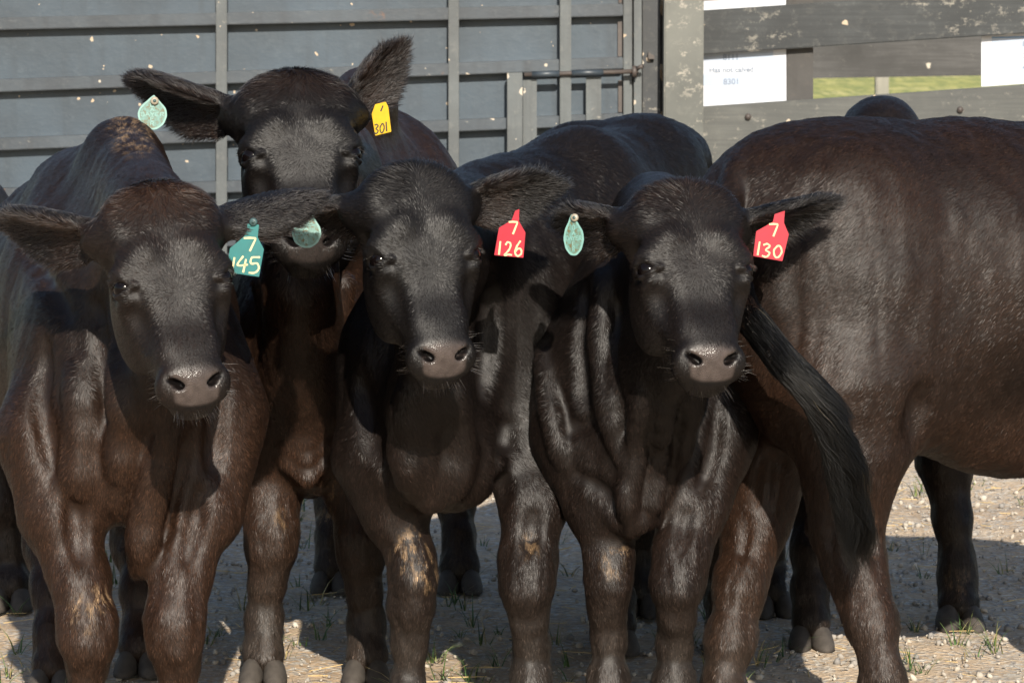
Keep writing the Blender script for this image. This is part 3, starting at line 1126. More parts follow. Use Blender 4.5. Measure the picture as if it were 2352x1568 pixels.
GLYPH = {
    '7': [[(0.05, 1.0), (.95, 1.0), (.55, .0)]],
    '1': [[(.55, 1.0), (.45, 0)]],
    '4': [[(.45, 1.0), (.02, .42), (.95, .45)], [(.72, .8), (.60, -.05)]],
    '5': [[(.95, 1.0), (.32, .98), (.25, .60), (.70, .62), (.85, .30), (.55, .02), (.08, .02)]],
    '2': [[(.15, .78), (.40, 1.0), (.75, .85), (.60, .45), (.08, .03), (.50, .08), (.95, .04)]],
    '6': [[(.72, 1.0), (.30, .62), (.14, .22), (.45, 0.), (.85, .16), (.80, .44), (.45, .48), (.2, .3)]],
    '3': [[(.12, .9), (.5, 1.0), (.8, .80), (.42, .54), (.85, .30), (.55, .0), (.08, .10)]],
    '0': [[(.5, 1.0), (.12, .6), (.25, .08), (.6, .02), (.9, .45), (.75, .9), (.48, 1.0)]],
    '/': [[(.8, 1.0), (.3, 0)]],
    'B': [[(.1, 0), (.1, 1), (.1, 1)], [(.1, 1), (.6, 1), (.75, .75), (.55, .54), (.1, .54)], [(.1, .54), (.6, .52), (.85, .26), (.6, 0), (.1, 0)]],
    'A': [[(0, 0), (.45, 1)], [(.45, 1), (.9, 0)], [(.2, .38), (.7, .38)]],
    'Y': [[(0, 1), (.45, .5)], [(.9, 1), (.45, .5)], [(.45, .5), (.45, 0)]],
    'E': [[(.1, 0), (.1, 1)], [(.1, 1), (.8, 1)], [(.1, .52), (.7, .52)], [(.1, 0), (.8, 0)]],
    'R': [[(.1, 0), (.1, 1)], [(.1, 1), (.6, 1), (.78, .75), (.55, .52), (.1, .52)], [(.45, .52), (.85, 0)]],
}
SHARP = set('7')


def flat_strokes(name, plane, nrm, lines, width, material, parent, lift=.0012, th=.0008):
    """painted strokes: lines in px, plane maps px to the tag's face"""
    mb = MB()
    n = Vector(nrm).normalized()
    for ln in lines:
        pts = [Vector(plane(*p)) + n * lift for p in ln]
        k = len(pts)
        Lf, Rt = [], []
        for i in range(k):
            t = (pts[min(i + 1, k - 1)] - pts[max(i - 1, 0)])
            if t.length < 1e-7:
                t = Vector((1, 0, 0))
            s = n.cross(t.normalized()) * width * (.5 * (1 + .16 * math.sin(i * 1.7)))
            Lf.append(pts[i] + s)
            Rt.append(pts[i] - s)
        top = [(mb.bm.verts.new(a), mb.bm.verts.new(b_)) for a, b_ in zip(Lf, Rt)]
        bot = [(mb.bm.verts.new(a - n * th), mb.bm.verts.new(b_ - n * th)) for a, b_ in zip(Lf, Rt)]
        for i in range(k - 1):
            mb.bm.faces.new((top[i][0], top[i][1], top[i + 1][1], top[i + 1][0]))
            mb.bm.faces.new((top[i][0], top[i + 1][0], bot[i + 1][0], bot[i][0]))
            mb.bm.faces.new((top[i][1], bot[i][1], bot[i + 1][1], top[i + 1][1]))
        mb.bm.faces.new((top[0][0], bot[0][0], bot[0][1], top[0][1]))
        mb.bm.faces.new((top[-1][0], top[-1][1], bot[-1][1], bot[-1][0]))
    return mb.build(name, material, parent)


def glyphs(items):
    """items: (char, x, y, w, h, slant) with (x, y) the lower left corner in px"""
    out = []
    for ch, x, y, w, h, sl in items:
        for st in GLYPH[ch]:
            pts = st if ch in SHARP or len(st) < 3 else spline(st, 5)
            if ch in SHARP:
                pts = [st[0], ((st[0][0] + st[1][0]) / 2, 1.02), st[1], (.97, .96), ((st[1][0] + st[2][0]) / 2 + .02, .5), st[2]]
            out.append([(x + a * w + sl * b_ * h, y - b_ * h) for a, b_ in pts])
    return out


def tag_plane(y, tilt=0.0, turn=0.0, ref=(0, 0)):
    """a plane near the distance y, leaning by tilt (top back) and turned by turn"""
    c = W(ref[0], ref[1], y)
    n = np.array((math.sin(turn), -math.cos(turn) * math.cos(tilt), math.sin(tilt)))
    n /= np.linalg.norm(n)
    o = np.array((0, 0, CAM_H))

    def f(px, py):
        d = W(px, py, y) - o
        return o + d * ((c - o).dot(n) / d.dot(n))
    return f, n


def ear_tag(root, label, outline, y, material, digits, tilt=.1, turn=0., width=.0042, ink='marker', button=None, bmat='button', rnd=True):
    f, n = tag_plane(y, tilt, turn, outline[0])
    mb = MB()
    mb.prism([f(*p) for p in outline], n, .0026)
    t = mb.build('ear_tag', M[material], root, bevel=.0008)
    tag(t, label)
    if digits:
        flat_strokes('tag_number', f, n, glyphs([d for d in digits if d[0] != '/']), width, M[ink], t, .0006, .0012)
        if any(d[0] == '/' for d in digits):
            flat_strokes('tag_mark', f, n, glyphs([d for d in digits if d[0] == '/']), width, M[ink], t, .0006, .0012)
    if button:
        c = np.array(f(*button[:2]))
        mb = MB()
        r = button[2]
        mb.tube([c + n * .000, c + n * .004, c + n * .0065], [r, r, r * .75], 16)
        mb.tube([c + n * .0062, c + n * .011], [r * .38, r * .34], 12)
        mb.build('tag_button', M[bmat], t, True)
    return t


def disc_tag(root, label, cx, cy, rx, ry, y, top, tilt=.1, turn=0.0, button=None, text=True):
    """weathered drop-shaped disc with raised lettering"""
    f, n = tag_plane(y, tilt, turn, (cx, cy))
    pts = []
    for k in range(40):
        a = 2 * math.pi * k / 40
        x, yy = math.cos(a), math.sin(a)
        pts.append((cx + rx * x, cy + ry * yy))
    out = []
    for (x, yy) in pts:      # pull the upper side up to the point that is pierced
        t = max(0.0, (cy - yy) / ry) ** 2.2
        out.append((x + (top[0] - x) * .80 * t, yy + (top[1] - cy + ry) * t))
    mb = MB()
    mb.prism([f(*p) for p in out], n, .003)
    t = mb.build('ear_tag', M['disc'], root, bevel=.0006)
    tag(t, label)
    ring = [out[i % 40] for i in range(41)]
    ring = [(cx + (x - cx) * .95, cy + (yy - cy) * .95) for x, yy in ring]
    flat_strokes('tag_rim', f, n, [ring], .0042, M['disc_rim'], t, .0009, .0015)
    if text:
        it = []
        word = 'BAYER'
        w, h = rx * .30, ry * .22
        for i, ch in enumerate(word):
            it.append((ch, cx + (i - 2.5) * rx * .335 + rx * .03, cy + h * .5 + ry * .05, w, h, 0))
            if i != 2:
                it.append((ch, cx - w * .5, cy + h * .5 + ry * .05 + (i - 2) * ry * .29, w, h, 0))
        flat_strokes('tag_lettering', f, n, glyphs(it), .0018, M['disc_rim'], t, .0007, .0012)
    if button:
        c = np.array(f(*button[:2]))
        r = button[2]
        mb = MB()
        mb.tube([c, c + n * .006, c + n * .008], [r, r, r * .8], 16)
        mb.build('tag_button', M['button'], t, True)
        mb = MB()
        mb.tube([c + n * .0075, c + n * .0088], [r * .42, r * .40], 12)
        mb.build('button_hole', M['button_teal'], t, True)
    return t


# ------------------------------------------------------------------ ground
def ground_material():
    m, nt, b = mat('gravel_dirt')
    v = coords(nt)
    big = noise(nt, v, 0.9, 5)
    md = noise(nt, v, 7.0, 6, 0.6)
    fine = noise(nt, v, 60.0, 6, 0.7)
    grit = N(nt, 'ShaderNodeTexVoronoi', Scale=75.0)
    L(nt, v, grit.inputs['Vector'])
    gc = N(nt, 'ShaderNodeSeparateColor')
    L(nt, grit.outputs['Color'], gc.inputs[0])
    soil = mix(nt, ramp(nt, md, [(.3, (0, 0, 0)), (.7, (1, 1, 1))]), (0.54, 0.395, 0.26), (0.40, 0.295, 0.195))
    soil = mix(nt, ramp(nt, big, [(.4, (0, 0, 0)), (.65, (.7, .7, .7))]), soil, (0.56, 0.455, 0.33))
    gravel = mix(nt, gc.outputs[0], (0.26, 0.24, 0.22), (0.62, 0.58, 0.50))
    gm = N(nt, 'ShaderNodeMath', operation='MULTIPLY')
    L(nt, ramp(nt, md, [(.33, (0, 0, 0)), (.55, (1, 1, 1))]), gm.inputs[0])
    L(nt, ramp(nt, gc.outputs[1], [(.40, (0, 0, 0)), (.55, (1, 1, 1))]), gm.inputs[1])
    c = mix(nt, gm.outputs[0], soil, gravel)
    damp = noise(nt, v, 2.3, 6, 0.65)
    c = mix(nt, ramp(nt, damp, [(.50, (0, 0, 0)), (.66, (.55, .55, .55))]), c, (0.24, 0.18, 0.125))
    c = mix(nt, ramp(nt, fine, [(.35, (.55, .55, .55)), (.6, (0, 0, 0))]), c, (0.20, 0.145, 0.095))
    L(nt, c, b.inputs['Base Color'])
    b.inputs['Roughness'].default_value = 0.95
    b.inputs['Specular IOR Level'].default_value = 0.2
    hh = mix(nt, 0.5, fine, grit.outputs['Distance'])
    bump(nt, b, hh, 0.7, 0.012)
    return m


def ground():
    xs = np.concatenate((np.array((-900., -60, -14)), np.linspace(-4.5, 4.5, 260), np.array((14., 60, 900))))
    ys = np.concatenate((np.array((-900., -40, 2)), np.linspace(6.4, 16.0, 280), np.array((18., 30, 60, 1500))))
    X, Y = np.meshgrid(xs, ys, indexing='ij')
    P = np.stack((X.ravel(), Y.ravel(), np.zeros(X.size)), 1)
    inner = (np.abs(P[:, 0]) < 4.6) & (P[:, 1] > 6.3) & (P[:, 1] < 16.1)
    z = (fnoise(P, 1.3, 3) - .5) * .035 + (fnoise(P, 9, 8) - .5) * .022
    # a low bank of scraped dirt by the board fence
    z += .10 * sstep(13.0, 13.7, P[:, 1]) * sstep(0.2, .8, P[:, 0]) * (0.4 + fnoise(P, 5, 21))
    P[:, 2] = np.where(inner, z - .004, -.02)
    n, k = len(xs), len(ys)
    i, j = np.meshgrid(np.arange(n - 1), np.arange(k - 1), indexing='ij')
    a = (i * k + j).ravel()
    F = np.stack((a, a + k, a + k + 1, a + 1), 1)
    tag(link('ground', np_mesh('ground', P, F), ground_material(), smooth=True), kind='structure')


ground()


def field():
    m, nt, b = mat('dry_grass_field')
    v = coords(nt)
    n1 = noise(nt, v, .5, 5, .6)
    n2 = noise(nt, coords(nt, (5, .6, 1)), 1.2, 5, .7)
    c = ramp(nt, n1, [(.3, (.20, .22, .045)), (.5, (.36, .33, .085)), (.7, (.46, .40, .16))])
    c = mix(nt, ramp(nt, n2, [(.44, (0, 0, 0)), (.56, (.9, .9, .9))]), c, (.17, .19, .04))
    L(nt, c, b.inputs['Base Color'])
    b.inputs['Roughness'].default_value = .9
    n = 60
    xs = np.linspace(-70, 90, n)
    ys = np.linspace(19, 260, n)
    X, Y = np.meshgrid(xs, ys, indexing='ij')
    P = np.stack((X.ravel(), Y.ravel(), np.zeros(X.size)), 1)
    P[:, 2] = .01 + .10 * fnoise(P, .4, 4)
    i, j = np.meshgrid(np.arange(n - 1), np.arange(n - 1), indexing='ij')
    a = (i * n + j).ravel()
    F = np.stack((a, a + n, a + n + 1, a + 1), 1)
    tag(link('field', np_mesh('field', P, F), m, smooth=True), kind='structure')


field()


def gravel():
    m, nt, b = mat('limestone_chips')
    at = N(nt, 'ShaderNodeAttribute', attribute_name='shade')
    v = coords(nt)
    nz = noise(nt, v, 160, 4)
    c = ramp(nt, at.outputs['Fac'], [(0, (.20, .19, .18)), (.4, (.33, .30, .26)), (.8, (.40, .355, .29)), (1, (.47, .43, .37))])
    L(nt, mix(nt, nz, c, mix(nt, .35, c, (.1, .08, .06))), b.inputs['Base Color'])
    b.inputs['Roughness'].default_value = .9
    bm = bmesh.new()
    bmesh.ops.create_icosphere(bm, subdivisions=1, radius=1)
    bm.verts.ensure_lookup_table()
    BV = np.array([v_.co[:] for v_ in bm.verts])
    BF = np.array([[v_.index for v_ in f.verts] for f in bm.faces])
    bm.free()
    n = 17000
    x = RNG.uniform(-2.4, 2.6, n)
    y = 7.6 + (RNG.random(n) ** 1.0) * 6.6
    P = np.stack((x, y, np.zeros(n)), 1)
    dn = fnoise(P, 1.1, 31) + .22 * sstep(0.2, 1.0, x)
    keep = RNG.random(n) < sstep(.36, .66, dn)
    P = P[keep]
    n = len(P)
    s = .0026 + .0095 * RNG.random(n) ** 4
    A = nrmz(RNG.normal(size=(n, 4)))
    w, a, b_, c_ = A.T
    Rm = np.stack((np.stack((1 - 2 * (b_ * b_ + c_ * c_), 2 * (a * b_ - c_ * w), 2 * (a * c_ + b_ * w)), 1),
                   np.stack((2 * (a * b_ + c_ * w), 1 - 2 * (a * a + c_ * c_), 2 * (b_ * c_ - a * w)), 1),
                   np.stack((2 * (a * c_ - b_ * w), 2 * (b_ * c_ + a * w), 1 - 2 * (a * a + b_ * b_)), 1)), 1)
    sc = s[:, None] * RNG.uniform(.6, 1.35, (n, 3))
    loc = BV[None] * (1 + RNG.uniform(-.28, .28, (n, len(BV), 1))) * sc[:, None]
    V = np.einsum('nij,nkj->nki', Rm, loc) + P[:, None] + np.array((0, 0, .001))
    z = (fnoise(P, 1.3, 3) - .5) * .035 + (fnoise(P, 9, 8) - .5) * .022
    V[..., 2] += z[:, None]
    F = (BF[None] + (np.arange(n) * len(BV))[:, None, None]).reshape(-1, 3)
    me = np_mesh('gravel', V.reshape(-1, 3), F)
    at_ = me.attributes.new('shade', 'FLOAT', 'POINT')
    at_.data.foreach_set('value', np.repeat(RNG.random(n), len(BV)).astype(np.float32))
    o = tag(link('gravel', me, m), 'pale limestone chips scattered over the dirt yard', 'gravel', kind='stuff')


gravel()


def grass():
    m, nt, b = mat('grass_blade')
    at = N(nt, 'ShaderNodeAttribute', attribute_name='shade')
    L(nt, ramp(nt, at.outputs['Fac'], [(0, (.030, .075, .014)), (.55, (.065, .12, .022)), (.8, (.20, .19, .07)), (1, (.36, .28, .13))]), b.inputs['Base Color'])
    b.inputs['Roughness'].default_value = .6
    tufts = []
    for _ in range(260):
        x, y = RNG.uniform(-1.6, 1.7), RNG.uniform(7.7, 13.6)
        dens = vnoise(np.array([[x, y, 0.]]), 1.6, 77)[0]
        if RNG.random() < .25 + dens * .8:
            tufts.append((x, y, RNG.uniform(.5, 1.2)))
    for px, py in ((700, 1400), (722, 1390), (760, 1440), (740, 1470), (1040, 1385), (1060, 1400), (1075, 1350), (1085, 1440), (1110, 1480),
                   (1180, 1330), (250, 1350), (262, 1340), (290, 1290), (480, 1480), (40, 1500), (70, 1530), (100, 1500), (700, 1260),
                   (690, 1180), (1530, 1240), (1515, 1270), (1790, 1250), (1800, 1310), (1740, 1530), (1780, 1520), (1820, 1490), (1850, 1470),
                   (2110, 1140), (2125, 1130), (2085, 1520), (2100, 1540), (2270, 1480), (2290, 1500), (660, 1510), (620, 1490), (1140, 1530),
                   (1275, 1480), (1300, 1530), (1000, 1520), (1020, 1560), (1080, 1560), (2170, 1420), (1990, 1250)):
        # these tufts stand on the ground at these places
        d = W(px, py, 1.0) - np.array((0, 0, CAM_H))
        p = d * (CAM_H / -d[2])
        tufts.append((p[0], p[1], RNG.uniform(.9, 1.5)))
    V, F, S = [], [], []
    for (x, y, s) in tufts:
        z0 = 0
        for _ in range(int(RNG.integers(4, 11))):
            a = RNG.uniform(0, 2 * math.pi)
            ln = s * RNG.uniform(.03, .085)
            ld = RNG.uniform(.3, 1.3)
            w = RNG.uniform(.0014, .003)
            d = np.array((math.cos(a), math.sin(a), 0))
            sd = np.array((-d[1], d[0], 0))
            base = np.array((x, y, z0)) + d * RNG.uniform(0, .02) + sd * RNG.uniform(-.015, .015)
            i0 = len(V)
            for k in range(4):
                t = k / 3
                c = base + d * ln * ld * t * (.5 + .5 * t) + np.array((0, 0, 1)) * ln * (t - .35 * ld * t * t)
                ww = w * (1 - t * .9)
                V += [c - sd * ww, c + sd * ww, c + np.array((0, 0, ww * .5)) + d * ww * .3]
                if k:
                    q = i0 + 3 * (k - 1)
                    F += [(q, q + 2, q + 5, q + 3), (q + 2, q + 1, q + 4, q + 5), (q + 1, q, q + 3, q + 4)]
            S += [min(1, max(0, RNG.beta(1.6, 3) + (.55 if RNG.random() < .18 else 0)))] * 12
    me = np_mesh('grass', np.array(V), np.array(F))
    at_ = me.attributes.new('shade', 'FLOAT', 'POINT')
    at_.data.foreach_set('value', np.array(S, np.float32))
    tag(link('grass', me, m), 'thin green grass tufts coming up through the gravel dirt', 'grass', kind='stuff')
    # straw litter
    V, F = [], []
    for _ in range(700):
        x, y = RNG.uniform(-1.8, 2.0), RNG.uniform(7.7, 13.8)
        a = RNG.uniform(0, math.pi)
        ln, w = RNG.uniform(.012, .05), RNG.uniform(.0008, .002)
        d, sd = np.array((math.cos(a), math.sin(a), RNG.uniform(-.1, .2))), np.array((-math.sin(a), math.cos(a), 0))
        c = np.array((x, y, .008))
        i0 = len(V)
        up = np.array((0, 0, w))
        V += [c - d * ln - sd * w, c - d * ln + sd * w, c - d * ln + up, c + d * ln - sd * w, c + d * ln + sd * w, c + d * ln + up]
        F += [(i0, i0 + 3, i0 + 5, i0 + 2), (i0 + 2, i0 + 5, i0 + 4, i0 + 1), (i0 + 1, i0 + 4, i0 + 3, i0)]
    tag(link('litter', np_mesh('litter', np.array(V), np.array(F)), M['straw']), 'dry straw bits littered over the dirt yard', 'straw', kind='stuff')


grass()

# ------------------------------------------------------------------ steel gate behind the herd
GY = 14.5


def gate():
    root = empty('metal_gate', W(700, 1300, GY) * np.array((1, 1, 0)), 'grey painted steel gate of sheet and square tubing behind the cattle', 'gate')
    mb = MB()
    mb.wall_bar((-330, -210), (1436, -250), (1436, 1130), (-330, 1180), GY + .061, GY + .066)
    mb.build('sheet_panel', M['sheet'], root)
    rails = [((-90, -75), 30, -118, 28), (42, 0, 9, 0)]
    for (yl, yr, hl, hr) in ((-103, -118, 28, 28), (41, 9, 28, 28), (183, 131, 29, 27), (318, 260, 28, 26), (433, 387, 27, 25), (560, 505, 27, 25), (690, 630, 27, 25), (820, 750, 27, 25), (950, 870, 27, 25)):
        k = (yr - yl) / 1440.0
        mb = MB()
        x0, x1 = -330, 1431
        mb.wall_bar((x0, yl + k * x0), (x1, yl + k * x1), (x1, yl + k * x1 + hr), (x0, yl + k * x0 + hl), GY, GY + .060)
        mb.build('rail', M['rail'], root, bevel=.003)
    for (x0, x1, yy) in ((-330, -304, GY - .012), (496, 521, GY - .012), (1030, 1054, GY - .012), (1286, 1312, GY - .030)):
        mb = MB()
        mb.wall_bar((x0, -230), (x1, -231), (x1, 1140), (x0, 1140), yy, GY + .058)
        mb.build('upright', M['upright'], root, bevel=.003)
    mb = MB()
    mb.wall_bar((1432, -250), (1452, -250), (1452, 1130), (1432, 1130), GY + .005, GY + .066)
    mb.build('end_frame', M['upright'], root, bevel=.003)
    # slide latch
    mb = MB()
    y = GY - .045
    mb.tube([W(1204, 172, y), W(1466, 164, y)], .0085, 12)
    lt = mb.build('latch_bolt', M['rust'], root, True)
    mb = MB()
    mb.tube([W(1222, 171.5, y), W(1285, 169.5, y)], .0125, 14)
    mb.tube([W(1313, 168.5, y), W(1386, 166.5, y)], .0125, 14)
    mb.build('sleeve', M['rail'], lt, True)
    mb = MB()
    mb.tube([W(1452, 164.6, y), W(1462, 164.3, y)], .022, 14)
    mb.tube([W(1462, 158, y - .01), W(1476, 152, y - .03)], .008, 10)
    mb.build('bolt_end', M['rust'], lt, True)
    for (x0, x1, t, b_, yy) in ((1165, 1200, 168, 1130, GY - .040), (1201, 1233, 183, 1130, GY - .022), (1346, 1381, 178, 1130, GY - .022)):
        mb = MB()
        mb.wall_bar((x0, t), (x1, t - 1), (x1, b_), (x0, b_), yy, GY - .003)
        mb.build('latch_strap', M['upright'], root, bevel=.002)
    # rusty seams at the end frame
    for x0, t, b_ in ((1421, -30, 8), (1419, 50, 130), (1420, 185, 258)):
        mb = MB()
        mb.wall_bar((x0, t), (1430, t), (1430, b_), (x0, b_), GY + .045, GY + .060)
        mb.build('rusty_seam', M['rust'], root)


gate()


def wood():
    # steel hinge post with its plate
    r = empty('hinge_post', W(1485, 1300, GY) * np.array((1, 1, 0)), 'dark steel hinge post with pale splashes between gate and wooden post', 'post')
    mb = MB()
    mb.wall_bar((1456, -260), (1474, -260), (1474, 1110), (1456, 1110), GY - .01, GY + .08)
    mb.build('channel', M['upright'], r, bevel=.002)
    mb = MB()
    mb.wall_bar((1440, -260), (1545, -260), (1545, 1110), (1440, 1110), GY + .085, GY + .12)
    mb.wall_bar((1476, -260), (1516, -260), (1516, 1110), (1476, 1110), GY + .03, GY + .083)
    mb.build('back_plate', M['hinge'], r)
    mb = MB()
    mb.wall_bar((1489, 120), (1503, 128), (1503, 136), (1489, 136), GY + .0, GY + .029)
    mb.build('hinge_lug', M['rust'], r)
    mb = MB()
    mb.wall_bar((1527, -260), (1618, -262), (1612, 1130), (1521, 1130), GY - .13, GY + .02)
    o = mb.build('wooden_post', M['post'], bevel=.006)
    tag(o, 'thick weathered grey wooden post with white splash between gate and board fence', 'post')
    f = empty('board_fence', W(2000, 1200, GY) * np.array((1, 1, 0)), 'grey splattered plank fence on the right holding paper sheets', 'fence')
    for nm, tl, tr, br, bl in (('board', (1560, -115), (3000, -205), (3000, -97), (1560, -7)),
                               ('board', (1560, 28), (3000, -67), (3000, 35), (1560, 129.5)),
                               ('board', (1560, 249), (3000, 151), (3000, 310), (1560, 405)),
                               ('board', (1560, 480), (3000, 385), (3000, 490), (1560, 585)),
                               ('board', (1560, 710), (3000, 615), (3000, 720), (1560, 815))):
        mb = MB()
        top = nm == 'board' and tl[1] < 200
        mb.wall_bar(tl, tr, br, bl, GY + .03, GY + .07)
        mb.build('board', M['board'] if top else M['board2'], f, bevel=.004)
    for x0 in (1806, 2420):
        mb = MB()
        mb.wall_bar((x0, -260), (x0 + 62, -262), (x0 + 62, 1090), (x0, 1090), GY + .075, GY + .17)
        mb.build('fence_post', M['brown_post'], f, bevel=.004)
    # bolts in the lower board
    for x, y in ((1718, 268), (2205, 252)):
        mb = MB()
        c = W(x, y, GY + .03)
        mb.tube([c, c + np.array((0, -.012, 0))], .012, 10)
        mb.build('bolt', M['rust'], f, True)
    # second fence out in the field
    fy = 24.0
    g = empty('field_fence', W(2050, 480, fy) * np.array((1, 1, 0)), 'brown plank fence beyond the board fence at the edge of the grass', 'fence')
    for (a, b_) in ((110, 184), (-20, 60)):
        mb = MB()
        mb.wall_bar((1500, a - 14), (2700, a - 39), (2700, b_ - 18), (1500, b_ + 3), fy, fy + .05)
        mb.build('plank', M['far_board'], g)
    for x in (1640, 2400):
        mb = MB()
        mb.wall_bar((x, -60), (x + 34, -60), (x + 34, 300), (x, 300), fy + .055, fy + .2)
        mb.build('fence_post', M['far_board'], g)
    mb = MB()
    mb.wall_bar((2012, 150), (2042, 150), (2042, 330), (2012, 330), fy + 3, fy + 3.12)
    tag(mb.build('pale_post', M['pale_post'], None, bevel=.01), 'pale stub post standing in the grass beyond the fences', 'post')


M['hinge'] = worn_paint('splashed_hinge', (0.022, 0.025, 0.028), (0.014, 0.016, 0.018), (0.12, 0.115, 0.10), 20, 0.03, True, 0.6, splash=.62)
wood()


def text_mesh(name, s, size, px, py, y, material, parent, align='CENTER', slope=0.0):
    cu = bpy.data.curves.new(name, 'FONT')
    cu.body = s
    cu.size = size
    cu.align_x = align
    cu.extrude = .0004
    cu.offset = .0005
    o = bpy.data.objects.new(name, cu)
    COL.objects.link(o)
    dg = bpy.context.evaluated_depsgraph_get()
    me = bpy.data.meshes.new_from_object(o.evaluated_get(dg))
    bpy.data.objects.remove(o)
    p = W(px, py, y)
    me.transform(Matrix.Translation(Vector(p)) @ Matrix.Rotation(slope, 4, 'Y') @ Matrix.Rotation(math.pi / 2, 4, 'X'))
    me.name = name
    me.materials.clear()
    return link(name, me, material, parent)


def papers():
    ppm = FOC / (GY + .075)
    y = GY + .078
    loc = W(1700, 245, y)
    mb = MB()
    mb.wall_bar((1560, -290), (1804, -300), (1806, 232), (1560, 249), y, y + .003)
    p = mb.build('paper_sheet', M['paper'])
    tag(p, 'white printed sheet reading Has not calved beside the thick wooden post', 'paper sheet')
    for (a, b_, c, d) in ((100, 96, 138.5, 141), (170, 166, 193, 198)):
        mb = MB()
        mb.wall_bar((1575, a + 2), (1776, b_), (1776, c), (1575, d), y - .0012, y - .0002)
        mb.build('shaded_row', M['paper_band'], p)
    sl = -math.atan(.02)
    text_mesh('printed_text', '8111', .031, 1679, 138, y - .002, M['ink'], p, slope=sl)
    text_mesh('printed_text', 'Has not calved', .0285, 1680, 166, y - .002, M['ink'], p, slope=sl)
    text_mesh('printed_text', '8301', .031, 1680, 194, y - .002, M['ink'], p, slope=sl)
    mb = MB()
    mb.wall_bar((2254, 60), (2560, 45), (2560, 178), (2254, 199.5), y, y + .003)
    p = mb.build('paper_sheet', M['paper'])
    tag(p, 'white printed sheet with pale blue rows cut by the right edge of the photo', 'paper sheet')
    for (a, b_, mt) in ((85.5, 88, 'paper_blue'), (88, 114, 'paper_band'), (143, 168, 'paper_band')):
        mb = MB()
        mb.wall_bar((2278, a), (2540, a - 6), (2540, b_ - 6), (2278, b_), y - .0012, y - .0002)
        mb.build('shaded_row', M[mt], p)
    for s, yy in (('8', 107), ('3', 134), ('4', 161)):
        text_mesh('printed_text', s, .0285, 2353, yy, y - .002, M['ink'], p, align='CENTER', slope=sl)


papers()

# ------------------------------------------------------------------ cattle
GROUP = 'black cattle crowded in the yard'


def cow_root(x, y, label):
    return empty('cow', (x, y, 0), label, 'cow', GROUP)


